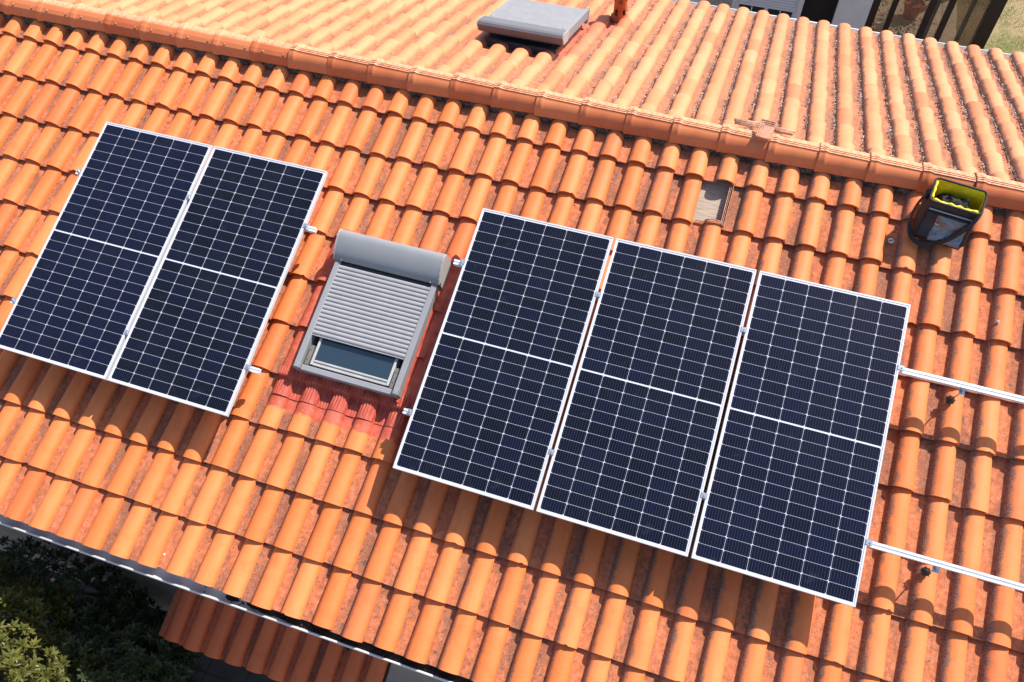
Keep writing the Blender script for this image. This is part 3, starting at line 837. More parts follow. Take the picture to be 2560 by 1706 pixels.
# ------------------------------------------------------------------ roof windows with roller shutters
def roof_window(name, M, W, L, open_to, label, vt, low, flat=False):
    """local: x across, y = 0 at the upper edge and negative downslope, z normal to the roof"""
    root = empty(name, M, label, 'roof window', 'roof windows with roller shutters')
    rw = 0.047
    box_l = 0.245
    # shutter box: a D-shaped casing
    prof = [(0.0, low), (0.0, vt + 0.040), (-0.006, vt + 0.064), (-0.020, vt + 0.080), (-0.042, vt + 0.087), (-0.075, vt + 0.084), (-0.130, vt + 0.068), (-0.180, vt + 0.045), (-0.212, vt + 0.024), (-0.232, vt + 0.004), (-box_l + 0.004, vt - 0.012), (-box_l + 0.02, vt - 0.014), (-box_l + 0.02, low)]
    if flat:
        prof = [(-0.060, low), (-0.004, vt - 0.030), (0.0, vt - 0.024), (-0.014, vt - 0.002), (-0.036, vt + 0.012), (-0.20, vt + 0.004), (-0.232, vt - 0.012), (-box_l + 0.02, vt - 0.016), (-box_l + 0.02, low)]
    prof = prof[::-1]
    mb = MB()
    mb.prism(prof, [lambda a, b: (0.0, a, b), lambda a, b: (W, a, b)], smooth=False)
    for k, f in enumerate(mb.f):
        if len(f) == 4 and not flat: mb.sm[k] = True
    bx = mb.build('shutter_box', MAT['grey_shaded'] if flat else MAT['grey_metal'], root)
    for x0, x1 in ((-0.012, -0.0005), (W + 0.0005, W + 0.012)):
        mb = MB(); mb.prism([(a * 1.0 - (0.0), b + (0.003 if b > 0 else 0)) for a, b in prof], [lambda a, b, x=x0: (x, a, b), lambda a, b, x=x1: (x, a, b)])
        mb.build('box_end', MAT['grey_end'], bx)
    for x in (0.06, W - 0.06):
        mb = MB(); mb.tube([(x, -0.235, vt + 0.001), (x, -0.243, vt + 0.0035)], 0.006, 8)
        mb.build('screw', MAT['steel'], bx)
    yb = -L
    for x0 in (0.006, W - rw - 0.006):
        mb = MB(); mb.box(x0, x0 + rw, yb, -box_l + 0.018, min(-0.055 + low + 0.04, 0.03), vt - 0.016, bev=0.004)
        gr = mb.build('guide_rail', MAT['grey_metal'], root)
        mb = MB(); mb.box(x0 - 0.004, x0 + rw + 0.004, yb - 0.006, yb + 0.055, -0.057, vt - 0.012, bev=0.012)
        mb.build('rail_end', MAT['grey_metal'], gr)
    mb = MB(); mb.box(rw + 0.011, W - rw - 0.011, yb - 0.004, yb + 0.043, -0.055, vt - 0.048, bev=0.005)
    mb.build('bottom_bar', MAT['grey_metal'], root)
    # dark well under the shutter
    mb = MB(); mb.box(rw + 0.006, W - rw - 0.006, yb + 0.042, -box_l + 0.018, -0.055, -0.040)
    mb.build('window_well', MAT['dark_recess'], root)
    # sash and pane
    sx0, sx1 = rw + 0.065, W - rw - 0.065; sy0, sy1 = yb + 0.058, -box_l + 0.02; zt = vt - 0.055
    mb = MB(); sw = 0.020
    mb.box(sx0, sx0 + sw, sy0, sy1, -0.038, zt, bev=0.003); mb.box(sx1 - sw, sx1, sy0, sy1, -0.038, zt, bev=0.003)
    mb.box(sx0 + sw + 0.0005, sx1 - sw - 0.0005, sy0, sy0 + 0.016, -0.038, zt - 0.006, bev=0.002)
    mb.box(sx0 + sw + 0.0005, sx1 - sw - 0.0005, sy0 + 0.0165, sy0 + 0.028, -0.038, zt - 0.014, bev=0.002)
    mb.box(sx0 + sw + 0.0005, sx1 - sw - 0.0005, sy0 + 0.0285, sy0 + 0.044, -0.038, zt - 0.004, bev=0.003)
    sash = mb.build('sash', MAT['sash'], root)
    mb = MB(); mb.quad((sx0 + sw, sy0 + 0.043, zt - 0.012), (sx1 - sw, sy0 + 0.043, zt - 0.012), (sx1 - sw, sy1, zt - 0.012), (sx0 + sw, sy1, zt - 0.012))
    mb.build('window_pane', MAT['roof_glass'], sash)
    for x0 in (sx0 - 0.044, sx1 + 0.012):
        mb = MB(); mb.box(x0, x0 + 0.032, sy0 - 0.012, sy0 + 0.150, -0.02, zt + 0.006, bev=0.003)
        cov = mb.build('cover_strip', MAT['bracket'], root)
        for dy in (0.035, 0.115):
            mb = MB(); mb.tube([(x0 + 0.016, sy0 + dy, zt + 0.006), (x0 + 0.016, sy0 + dy, zt + 0.010)], 0.005, 8)
            mb.build('screw', MAT['steel'], cov)
    # shutter curtain
    y1 = -box_l + 0.0; y0 = open_to
    n = max(1, int(round((y1 - 0.022 - y0) / 0.0362))); p = (y1 - 0.022 - y0) / n
    mb = MB(); zc = vt - 0.032
    xa, xb = rw + 0.002, W - rw - 0.002
    SH = [(0.0, 0.0), (0.08, 0.006), (0.25, 0.0105), (0.5, 0.0125), (0.75, 0.0105), (0.92, 0.006), (1.0, 0.0)]
    rows = []
    for k in range(n):
        yt = y1 - 0.022 - k * p
        for a, h in SH[:-1] if k < n - 1 else SH:
            rows.append([mb.vert((x, yt - a * p, zc + h)) for x in (xa, xb)])
    for a, b in zip(rows, rows[1:]): mb.face((a[0], b[0], b[1], a[1]), True)
    last = rows[-1]; d = [mb.vert((x, y0, zc - 0.012)) for x in (xa, xb)]; mb.face((last[0], d[0], d[1], last[1]))
    d2 = [mb.vert((x, y1, zc - 0.012)) for x in (xa, xb)]; mb.face((d[0], d2[0], d2[1], d[1]))
    mb.build('shutter_curtain', MAT['slat'], root)
    mb = MB(); mb.box(xa, xb, y0 - 0.010, y0 - 0.0005, zc - 0.010, zc + 0.004, bev=0.002); 
    mb.build('end_slat', MAT['slat'], root)
    mb = MB(); mb.box(xa, xb, y1 - 0.021, y1 + 0.004, zc - 0.012, zc - 0.003); mb.build('shutter_gap', MAT['dark_recess'], root)  # solid dark strip standing in for the shaded gap
    return root

WX, WU = -1.078, -0.402
rwin = roof_window('roof_window', M_FRONT @ Matrix.Translation((WX, WU, 0.0)), 0.884, 1.162, -0.872,
                   'grey roof window with its roller shutter three quarters down, between the two panel groups', 0.115, -0.04)
# back one, seen from above its box
rwb = roof_window('roof_window', M_BACK @ Matrix.Translation((0.10, -1.25, 0.05)), 0.86, 1.16, -1.10,
                  'grey roof window on the far slope beyond the ridge, shutter fully closed', 0.115, 0.012, True)
# curb under the back window
mb = MB(); mb.box(0.07, 0.79, -1.12, -0.09, -0.16, -0.058); mb.build('window_curb', MAT['dark_recess'], rwb)

# red pleated apron and flat side flashings of the front window (parts of it), in roof coordinates
Minv = Matrix.Translation((-WX, -WU, 0))
def sheet(name, x0, x1, u0, u1, nx, nu, hf, parent=rwin):
    mb = MB(); rows = []
    for a in range(nu + 1):
        u = u0 + (u1 - u0) * a / nu
        rows.append([mb.vert((x0 + (x1 - x0) * i / nx - WX, u - WU, hf(x0 + (x1 - x0) * i / nx, u))) for i in range(nx + 1)])
    for a in range(nu):
        for i in range(nx): mb.face((rows[a][i], rows[a][i + 1], rows[a + 1][i + 1], rows[a + 1][i]), True)
    return mb.build(name, MAT['flashing'], parent)
def apron_h(x, u):
    t = (u + 1.78) / 0.21
    ple = 0.0065 * sin(x * 2 * pi / 0.0235 + 1.2 * mnoise.noise(Vector((x * 20, u * 8, 0)))) * max(0.0, min(1.0, (t + 0.1)))
    base = max(tile_height(x, u), tile_height(x, u - 0.01), tile_height(x, u + 0.01)) + 0.007
    flat = -0.012
    w = max(0.0, min(1.0, (u + 1.66) / 0.09))
    return base * (1 - w) + max(base, flat) * w + ple
sheet('apron_flashing', -1.215, -0.12, -1.785, -1.560, 380, 26, apron_h)
def side_h(x, u):
    return -0.030 + 0.004 * mnoise.noise(Vector((x * 9, u * 5, 2))) + 0.0025 * sin(u * 70 + 3 * mnoise.noise(Vector((x * 5, u * 3, 7))))
sheet('side_flashing', -0.215, 0.06, -1.60, -0.40, 30, 90, lambda x, u: side_h(x, u) + 0.055 * max(0, min(1, (-0.165 - x) / 0.04)) ** 2 + 0.0)
sheet('side_flashing', -1.135, -1.055, -1.60, -0.40, 12, 90, lambda x, u: side_h(x, u) - 0.012 + 0.045 * max(0, min(1, (x + 1.09) / 0.03)) ** 2)

# ------------------------------------------------------------------ terracotta vent on the far slope
vent = empty('roof_vent', Matrix.Translation(M_BACK @ Vector((-0.145, -2.87, -0.02))), 'slotted terracotta vent pipe standing on the far roof slope', 'roof vent')
mb = MB()
N = 40; rr = 0.072
def lath(mb, prof, seg=40, skip=None):
    rows = [[mb.vert((r * cos(2 * pi * j / seg), r * sin(2 * pi * j / seg), z)) for j in range(seg)] for r, z in prof]
    for a in range(len(rows) - 1):
        for j in range(seg):
            if skip and skip(a, j): continue
            mb.face((rows[a][j], rows[a][(j + 1) % seg], rows[a + 1][(j + 1) % seg], rows[a + 1][j]), True)
lath(mb, [(0.095, -0.08), (0.100, 0.0), (0.098, 0.02), (0.080, 0.03), (0.076, 0.04), (0.074, 0.055), (0.073, 0.12), (0.0725, 0.135), (0.072, 0.19), (0.071, 0.205), (0.070, 0.28), (0.078, 0.285), (0.078, 0.305), (0.070, 0.31)],
     40, lambda a, j: a in (5,) and j % 8 in (2, 3, 4) or a in (6,) and j % 8 in (3,) or a in (9,) and j % 8 in (6, 7, 0))
lath(mb, [(0.058, 0.31), (0.060, 0.20), (0.060, 0.05)], 40, lambda a, j: a == 1 and j % 8 in (2, 3, 4))
mb.build('vent_pipe', MAT['clay_pot'], vent)
mb = MB(); lath(mb, [(0.12, 0.34), (0.122, 0.35), (0.085, 0.39), (0.03, 0.42), (0.002, 0.425)], 40); lath(mb, [(0.062, 0.305), (0.062, 0.343), (0.119, 0.340)], 40)
mb.build('vent_cap', MAT['clay_pot'], vent)
mb = MB(); lath(mb, [(0.055, 0.02), (0.002, 0.021)], 24); mb.build('vent_throat', MAT['dark_inside'], vent)

# ------------------------------------------------------------------ loose pieces on the ridge
def half_round(L, r, t, a0=0.15, a1=pi - 0.15, n=14, jag=0.012, sd=1):
    rg = random.Random(sd); mb = MB(); mb.cur = (0.6, .5, .5); O = []; I = []
    ends = []
    for e in (0, 1):
        O.append([]); I.append([])
        for k in range(n + 1):
            a = a0 + (a1 - a0) * k / n; dx = (rg.uniform(-jag, jag) if e else rg.uniform(-jag, jag) * 0.5)
            x = e * L + dx
            O[e].append(mb.vert((x, r * cos(a), r * sin(a)))); I[e].append(mb.vert((x, (r - t) * cos(a), (r - t) * sin(a))))
    for k in range(n):
        mb.face((O[0][k], O[1][k], O[1][k + 1], O[0][k + 1]), True, 0, [(0.3, 0)] * 4)
        mb.face((I[0][k + 1], I[1][k + 1], I[1][k], I[0][k]), True)
        mb.face((O[0][k + 1], I[0][k + 1], I[0][k], O[0][k])); mb.face((O[1][k], I[1][k], I[1][k + 1], O[1][k + 1]))
    for k in (0, n): mb.face((O[0][k], I[0][k], I[1][k], O[1][k]) if k == 0 else (O[1][k], I[1][k], I[0][k], O[0][k]))
    return mb
RZ = RIDGE.z
o = half_round(0.25, 0.045, 0.014, 0.1, pi * 0.8, sd=3).build('loose_tile', MAT['raw_clay'], None, Matrix.Translation((1.675, RIDGE.y + 0.118, RZ + 0.040)) @ Matrix.Rotation(radians(3), 4, 'Z'))
tag(o, 'long half-round tile fragment lying left of the grooved piece behind the ridge', 'tile fragment', 'broken tile pieces left on the ridge')
o = half_round(0.155, 0.045, 0.014, 0.1, pi * 0.8, sd=4).build('loose_tile', MAT['raw_clay'], None, Matrix.Translation((1.99, RIDGE.y + 0.112, RZ + 0.042)) @ Matrix.Rotation(radians(-2), 4, 'Z'))
tag(o, 'short half-round tile fragment lying right of the grooved piece behind the ridge', 'tile fragment', 'broken tile pieces left on the ridge')
mb = MB()
gw, gh = 0.125, 0.175
mb.box(0, gw, -gh / 2, gh / 2, 0, 0.016, bev=0.002)
for q, z in ((0.004, 0.024), (0.020, 0.022), (0.036, 0.020)):      # L-shaped interlock ribs
    mb.box(q, q + 0.008, -gh / 2 + 0.004, gh / 2 - q, 0.0155, z); mb.box(q + 0.008, gw - 0.004, gh / 2 - q - 0.008, gh / 2 - q, 0.0155, z)
o = mb.build('loose_tile', MAT['raw_clay'], None, Matrix.Translation((1.865, RIDGE.y + 0.028, RZ + 0.112)) @ Matrix.Rotation(radians(-6), 4, 'Z') @ Matrix.Rotation(radians(14), 4, 'X'))
tag(o, 'flat tile fragment with L-shaped grooves propped across the ridge', 'tile fragment', 'broken tile pieces left on the ridge')

# ------------------------------------------------------------------ tool bag
bag = empty('tool_bag', M_FRONT @ Matrix.Translation((3.35, 0.86, 0.0)) @ Matrix.Rotation(radians(-6.5), 4, 'Z'), 'open black tool bag with yellow lining standing on the tiles by the ridge', 'tool bag')
bw, bd, bh = 0.36, 0.20, 0.255
def rrect(w, d, r, n=5):
    P = []
    for cx, cy, a0 in ((w / 2 - r, d / 2 - r, 0), (-w / 2 + r, d / 2 - r, pi / 2), (-w / 2 + r, -d / 2 + r, pi), (w / 2 - r, -d / 2 + r, 1.5 * pi)):
        for k in range(n + 1):
            a = a0 + pi / 2 * k / n; P.append((cx + r * cos(a), cy + r * sin(a)))
    return P
def bag_rings(inset):
    # (z, width, depth, y shift): flared at the foot
    return [(0.004, bw + 0.01 - inset, bd + 0.105 - inset, -0.020), (0.03, bw + 0.02 - inset, bd + 0.115 - inset, -0.019), (0.10, bw + 0.005 - inset, bd + 0.05 - inset, 0.022),
            (0.18, bw - inset, bd + 0.015 - inset, 0.055), (bh, bw - inset, bd - inset, 0.078)]
def ringmesh(mb, rings, up=True, jit=0.0, cap0=False, sd=2):
    rg = random.Random(sd); R = []
    for z, w, d, ys in rings:
        R.append([mb.vert((x + rg.gauss(0, jit), y + ys + rg.gauss(0, jit), z)) for x, y in rrect(w, d, 0.03)])
    n = len(R[0])
    for a, b in zip(R, R[1:]):
        for j in range(n):
            f = (a[j], a[(j + 1) % n], b[(j + 1) % n], b[j]); mb.face(f if up else f[::-1], True)
    if cap0: mb.face(R[0] if not up else R[0][::-1])
    return R
mb = MB(); ringmesh(mb, bag_rings(0.0), True, 0.0015, True); mb.build('bag_body', MAT['bag_black'], bag)
mb = MB(); rg_ = bag_rings(0.012); ringmesh(mb, [(z if z > 0.02 else 0.016, w, d, y) for z, w, d, y in rg_], False, 0.0025, False, 9)
mb.build('lining', MAT['bag_yellow'], bag)
mb = MB(); R_ = []
for a in range(15):
    row = []
    for b in range(11):
        x = -0.158 + 0.316 * a / 14; y = -0.022 + 0.19 * b / 10
        e = min(1.0, 4.5 * min(a / 14, 1 - a / 14)) * min(1.0, 3.5 * (1 - b / 10) + 0.15)
        z = 0.05 + 0.195 * e - 0.060 * b / 10 + 0.035 * mnoise.noise(Vector((a * 0.55, b * 0.55, 3.7))) + 0.02 * mnoise.noise(Vector((a * 1.3, b * 1.3, 1.7)))
        row.append(mb.vert((x, y, z)))
    R_.append(row)
for a in range(14):
    for b in range(10): mb.face((R_[a][b], R_[a + 1][b], R_[a + 1][b + 1], R_[a][b + 1]), False)
mb.build('bag_contents', plain('black_tool_cloth', (0.006, 0.006, 0.007), 0.8, var=0.4, scale=30), bag)
mb = MB(); yf = 0.078 - bd / 2 + 0.014
P = [(-0.155 + 0.31 * k / 20, yf + 0.004 * sin(k * 1.1), bh - 0.004 + 0.004 * sin(k * 0.8)) for k in range(21)]
mb.tube(P, [0.012 + 0.004 * sin(k * 1.7) for k in range(21)], 8)
mb.tube([(-0.166, yf + 0.012 + 0.15 * k / 8, bh - 0.004) for k in range(9)], [0.010 + 0.003 * sin(k * 2.0) for k in range(9)], 8)
mb.build('lining_fold', MAT['bag_yellow'], bag)
mb = MB(); P = [(x, y + 0.078, bh + 0.002) for x, y in rrect(bw, bd, 0.03)]; P.append(P[0]); mb.tube(P, 0.0085, 8, caps=False); mb.build('bag_rim', MAT['strap'], bag)
def front_y(z):
    R = bag_rings(0.0)
    for (z0, w0, d0, y0), (z1, w1, d1, y1) in zip(R, R[1:]):
        if z0 <= z <= z1:
            t = (z - z0) / (z1 - z0); return (y0 - d0 / 2) * (1 - t) + (y1 - d1 / 2) * t
    return R[-1][3] - R[-1][2] / 2
def front_patch(x0, x1, z0, z1, off, nx=18, nz=14, puff=0.0, sd=0):
    mb = MB(); rows = []
    for a in range(nz + 1):
        z = z0 + (z1 - z0) * a / nz
        rows.append([mb.vert((x0 + (x1 - x0) * i / nx, front_y(z) - off - puff * sin(pi * i / nx) * sin(pi * a / nz) - 0.004 * mnoise.noise(Vector((i * .5, a * .5, sd))) * (1 if puff else 0), z)) for i in range(nx + 1)])
    for a in range(nz):
        for i in range(nx): mb.face((rows[a][i], rows[a][i + 1], rows[a + 1][i + 1], rows[a + 1][i]), True)
    edge = [rows[0][i] for i in range(nx + 1)] + [rows[a][nx] for a in range(1, nz + 1)] + [rows[nz][i] for i in range(nx - 1, -1, -1)] + [rows[a][0] for a in range(nz - 1, 0, -1)]
    E2 = [mb.vert((mb.v[k][0], mb.v[k][1] + off, mb.v[k][2])) for k in edge]
    for j in range(len(edge)): mb.face((edge[j], E2[j], E2[(j + 1) % len(edge)], edge[(j + 1) % len(edge)]))
    return mb
fp = front_patch(-0.165, 0.165, 0.012, 0.195, 0.014, puff=0.012).build('front_pocket', MAT['bag_black'], bag)
front_patch(-0.075, 0.155, 0.018, 0.185, 0.022, puff=0.012, sd=4).build('clear_panel', MAT['vinyl'], fp)
mb = MB()
for (xa, za), (xb, zb) in (((-0.078, 0.015), (0.158, 0.015)), ((0.158, 0.015), (0.158, 0.188)), ((0.158, 0.188), (-0.165, 0.188)), ((-0.165, 0.188), (-0.165, 0.015)), ((-0.165, 0.015), (-0.078, 0.015))):
    mb.tube([(xa + (xb - xa) * k / 6, front_y(za + (zb - za) * k / 6) - 0.022, za + (zb - za) * k / 6) for k in range(7)], 0.004, 6)
mb.build('piping', MAT['strap'], fp)
mb = MB(); z = 0.128; mb.box(-0.070, -0.048, front_y(z) - 0.030, front_y(z) - 0.0285, 0.118, 0.136); mb.build('size_tag', MAT['tag_white'], fp)
mb = MB(); mb.tube([(-0.155, front_y(0.205) - 0.010, 0.205), (0.15, front_y(0.205) - 0.010, 0.205)], 0.006, 8); mb.build('zip', MAT['grey_end'], bag)
# carrying strap: from the right ring down the front, round the foot, up the left side
mb = MB()
S = [(bw / 2 + 0.004, 0.03, bh - 0.01), (bw / 2 - 0.01, -0.035, bh - 0.012), (0.135, front_y(0.17) - 0.050, 0.175), (0.05, front_y(0.06) - 0.045, 0.075), (-0.03, -0.215, 0.016), (-0.10, -0.245, 0.014), (-0.165, -0.225, 0.020), (-0.205, -0.15, 0.012), (-0.225, -0.05, 0.022), (-0.222, 0.02, 0.10), (-0.203, 0.05, 0.19), (-0.188, 0.066, 0.235)]
def cr(P, n=8):
    P = [Vector(p) for p in P]; out = []
    for i in range(len(P) - 1):
        a = P[max(i - 1, 0)]; b = P[i]; c = P[i + 1]; d = P[min(i + 2, len(P) - 1)]
        for k in range(n):
            t = k / n; out.append(0.5 * ((2 * b) + (c - a) * t + (2 * a - 5 * b + 4 * c - d) * t * t + (3 * b - a - 3 * c + d) * t ** 3))
    out.append(P[-1]); return out
C_ = cr(S)
WD = []
for k in range(len(C_)):
    d_ = (C_[min(k + 1, len(C_) - 1)] - C_[max(k - 1, 0)]).normalized()
    f_ = k / (len(C_) - 1)
    n_ = Vector((0.15, -0.88, 0.45)) if f_ < 0.38 else Vector((0, -0.35, 0.94)) if f_ < 0.68 else Vector((-0.92, -0.25, 0.3))
    WD.append(d_.cross(n_))
for k in range(1, len(WD)):
    if WD[k].dot(WD[k - 1]) < 0: WD[k] = -WD[k]
WD = [sum((WD[max(0, min(len(WD) - 1, k + q))] for q in range(-4, 5)), Vector((0, 0, 0))) for k in range(len(WD))]
mb.strip(C_, WD, 0.031, 0.0025)
mb.build('carry_strap', MAT['strap'], bag)
mb = MB(); mb.tube([(bw / 2 + 0.006 , 0.03 + 0.014 * cos(a * pi / 6), bh - 0.01 + 0.014 * sin(a * pi / 6)) for a in range(13)], 0.003, 6, caps=False); mb.build('strap_ring', MAT['steel'], bag)
mb = MB(); mb.box(-bw / 2 - 0.030, -bw / 2 - 0.002, 0.045, 0.10, 0.15, 0.215, bev=0.006); sp_ = mb.build('side_pouch', MAT['bag_black'], bag)
mb = MB(); mb.box(-bw / 2 - 0.0345, -bw / 2 - 0.0305, 0.055, 0.09, 0.165, 0.205, bev=0.001); mb.build('pouch_label', MAT['leather'], sp_)

# ------------------------------------------------------------------ grit and small stones
def pebble(mb, p, r, rg):
    R = Matrix.Rotation(rg.uniform(0, 6.28), 4, 'Z') @ Matrix.Rotation(rg.uniform(-.6, .6), 4, 'X')
    vs = []
    for d in ((1, 0, 0), (-1, 0, 0), (0, 1, 0), (0, -1, 0), (0, 0, 1), (0, 0, -1)):
        q = R @ Vector(d) * r * rg.uniform(0.6, 1.25); q.z *= 0.75
        vs.append(mb.vert(Vector(p) + q))
    for a, b, c in ((0, 2, 4), (2, 1, 4), (1, 3, 4), (3, 0, 4), (2, 0, 5), (1, 2, 5), (3, 1, 5), (0, 3, 5)):
        mb.face((vs[a], vs[b], vs[c]))
rg = random.Random(21)
mb = MB()
for i in range(-26, 12):
    xr_ = -2.045 + BP * i                     # right foot of the roll (local x); seen from the ridge it is the left one
    X = -xr_
    dens = 0.15 + 0.85 * max(0.0, min(1.0, (X + 0.2) / 1.6))
    u = -4.0
    while u < -0.16:
        cl = 0.5 + 0.5 * mnoise.noise(Vector((i * 3.1, u * 2.1, 0.4)))
        if rg.random() < dens * (0.25 + 0.95 * cl):
            for q in range(rg.choice((1, 1, 1, 2, 2, 3))):
                r = rg.choice((0.004, 0.005, 0.006, 0.007, 0.009, 0.011)) * rg.uniform(.8, 1.2)
                mb.cur = (rg.random(),) * 3
                pebble(mb, (xr_ + 0.006 + abs(rg.gauss(0, 0.010)), u + rg.gauss(0, .006), -0.072 + r * 0.5 + 0.012 * rg.random()), r, rg)
        u += rg.uniform(0.008, 0.022)
gv = mb.build('gravel', MAT['gravel'], None, M_BACK)
tag(gv, 'grey grit lodged beside the rolls of the far roof slope', 'gravel', kind='stuff')
mb = MB()
for n in range(1500):
    i = rg.randint(-24, 20); x = (i - 0.5) * PITCH + (abs(rg.gauss(0, 0.012)) if rg.random() < .6 else rg.uniform(0, 0.085)); u = rg.uniform(-3.25, 1.0)
    if mnoise.noise(Vector((i * 2.3, u * 1.3, 5))) < 0.02: continue
    r = rg.choice((0.002, 0.0025, 0.003, 0.0035, 0.005)); mb.cur = (rg.random(),) * 3
    pebble(mb, (x + 0.004, u, tile_height(x, u) + r * 0.4), r, rg)
gv = mb.build('grit', MAT['gravel'], None, M_FRONT)
tag(gv, 'fine grit scattered in the channels of the front tiles', 'grit', kind='stuff')
mb = MB(); rg2 = random.Random(3); pebble(mb, (0, 0, 0), 0.017, rg2)
st = mb.build('stone', plain('pale_stone', (0.42, 0.40, 0.40), 0.8), None, M_FRONT @ Matrix.Translation((3.835, 0.16, -0.012)))
tag(st, 'pale pebble stuck on a roll right of the rightmost panel', 'pebble')
mb = MB(); mb.tube([(0.016 * cos(a * pi / 10), 0.016 * sin(a * pi / 10), 0) for a in range(21)], 0.006, 8, caps=False)
st = mb.build('washer', MAT['zinc_clamp'], None, M_FRONT @ Matrix.Translation((3.03, 0.645, -0.058)))
tag(st, 'round metal washer lying in a channel left of the tool bag', 'washer')

# ------------------------------------------------------------------ plants under the front eaves
def leaf(mb, p, d, n, L, W):
    d = d.normalized(); s_ = d.cross(n).normalized(); n = s_.cross(d)
    a = mb.vert(p); m1 = mb.vert(p + d * L * .5 + s_ * W * .5 + n * L * .06); m2 = mb.vert(p + d * L * .5 - s_ * W * .5 + n * L * .06)
    c = mb.vert(p + d * L * .52 - n * L * .02); t_ = mb.vert(p + d * L - n * L * .10)
    mb.face((a, m1, c)); mb.face((a, c, m2)); mb.face((m1, t_, c)); mb.face((c, t_, m2))
def shrub(name, label, centre, rad, ncl, mat, seed, LL=0.075, groups=None, flowers=False):
    rg = random.Random(seed)
    base = Vector((centre[0], centre[1], ZG))
    root = empty(name, Matrix.Translation(base), label, 'shrub')
    c0 = Vector(centre) - base
    mb = MB(); tips = []
    for k in range(ncl):
        while True:
            v = Vector((rg.uniform(-1, 1), rg.uniform(-1, 1), rg.uniform(-0.9, 1)))
            if 0.25 < v.length < 1: break
        rr_ = 1 + 0.28 * mnoise.noise(v.normalized() * 2.3 + Vector((seed, 0, 0)))
        sh = v.length ** 0.35 / v.length
        q = c0 + Vector((v.x * rad[0], v.y * rad[1], v.z * rad[2])) * sh * rr_ * rg.uniform(0.86, 1.04)
        out = (v.normalized() + Vector((0, 0, 0.55)) + Vector((rg.gauss(0, .3), rg.gauss(0, .3), rg.gauss(0, .2)))).normalized()
        tips.append((q, out))
        tone = rg.random(); 
        nl = rg.randint(7, 12)
        side = out.orthogonal().normalized(); side2 = out.cross(side)
        for j in range(nl):
            a = j * 2.399 + rg.uniform(-.2, .2); lift = 0.25 + 0.85 * (j / nl)
            d = (side * cos(a) + side2 * sin(a)) * (1.1 - 0.55 * j / nl) + out * lift
            mb.cur = (min(1, max(0, tone * .6 + rg.random() * .4)), rg.random() * .8 + .2 * tone, 0.5)
            leaf(mb, q - out * 0.03 * (1 - j / nl), d, out, LL * rg.uniform(.7, 1.15), LL * rg.uniform(.30, .42))
    mb.build('crown', mat, root)
    mb = MB()
    for k in range(7):
        t_, o_ = tips[rg.randrange(len(tips))]
        p0 = Vector((rg.gauss(0, .08), rg.gauss(0, .08), -0.05)); mid = p0.lerp(t_, .5) + Vector((rg.gauss(0, .1), rg.gauss(0, .1), .1))
        mb.tube(cr([p0, mid, t_ - o_ * .05], 6), [0.045 - 0.038 * i / 12 for i in range(13)], 7)
    mb.build('trunk', MAT['bark'], root)
    if flowers:
        for k in range(18):
            mb = MB(); q, o_ = tips[rg.randrange(len(tips))]
            c_ = mb.vert(q + o_ * .035); ring = []
            s1 = o_.orthogonal().normalized(); s2 = o_.cross(s1)
            for j in range(10):
                a = j * 0.6283; r_ = 0.026 if j % 2 == 0 else 0.011
                ring.append(mb.vert(q + o_ * (.048 if j % 2 == 0 else .040) + (s1 * cos(a) + s2 * sin(a)) * r_))
            for j in range(10): mb.face((c_, ring[j], ring[(j + 1) % 10]), True)
            mb.build('flower', MAT['petal'], root)
    return root
shrub('shrub', 'dense leafy shrub in the bottom left corner, its outer side sunlit', (-3.28, -4.02, -2.70), (1.10, 0.86, 1.15), 2200, MAT['leaf'], 4)
shrub('shrub', 'dark shaded shrub between the sunlit one and the small tiled canopy', (-2.42, -3.52, -3.25), (0.72, 0.42, 0.95), 1100, MAT['leaf_shaded'], 14, 0.07)
shrub('flowering_shrub', 'dark shaded shrub with small pink flowers close to the wall', (-3.25, -3.05, -3.35), (0.95, 0.30, 1.0), 650, MAT['leaf_shaded'], 9, 0.065, flowers=True)

# ------------------------------------------------------------------ ground
mb = MB(); S_ = 90.0
mb.quad((-S_, -S_, ZG), (S_, -S_, ZG), (S_, S_, ZG), (-S_, S_, ZG))
tag(mb.build('ground', MAT['ground']), kind='structure')
mb = MB(); mb.box(-7.5, 7.5, YW - 2.2, YW - 0.002, ZG - 0.1, ZG + 0.02); tag(mb.build('patio', MAT['patio']), kind='structure')
mb = MB(); mb.box(2.35, 5.06, 9.11, 14.5, ZG - 0.1, ZG + 0.03); tag(mb.build('porch_floor', MAT['porch_floor']), kind='structure')
mb = MB(); mb.box(-4.0, 6.0, BE.y - 0.34, 8.98, ZG - 0.1, ZG + 0.025); tag(mb.build('path', MAT['patio']), kind='structure')
mb = MB(); rg = random.Random(8)
for k in range(9000):
    x = rg.uniform(5.15, 8.6); y = rg.uniform(9.6, 14.2)
    if mnoise.noise(Vector((x * .8, y * .8, 0))) < -0.15 and rg.random() < .6: continue
    h = rg.uniform(.02, .07); a = rg.uniform(0, 6.28); d = Vector((cos(a), sin(a), 0)); ln = Vector((rg.gauss(0, .02), rg.gauss(0, .02), h)); P0 = Vector((x, y, ZG))
    mb.cur = (rg.random(), rg.random(), 0)
    mb.face([mb.vert(P0 - d * .004), mb.vert(P0 + d * .004), mb.vert(P0 + ln)])
tag(mb.build('grass', MAT['grass']), 'short dry grass on the lawn beyond the glazed porch', 'grass', kind='stuff')

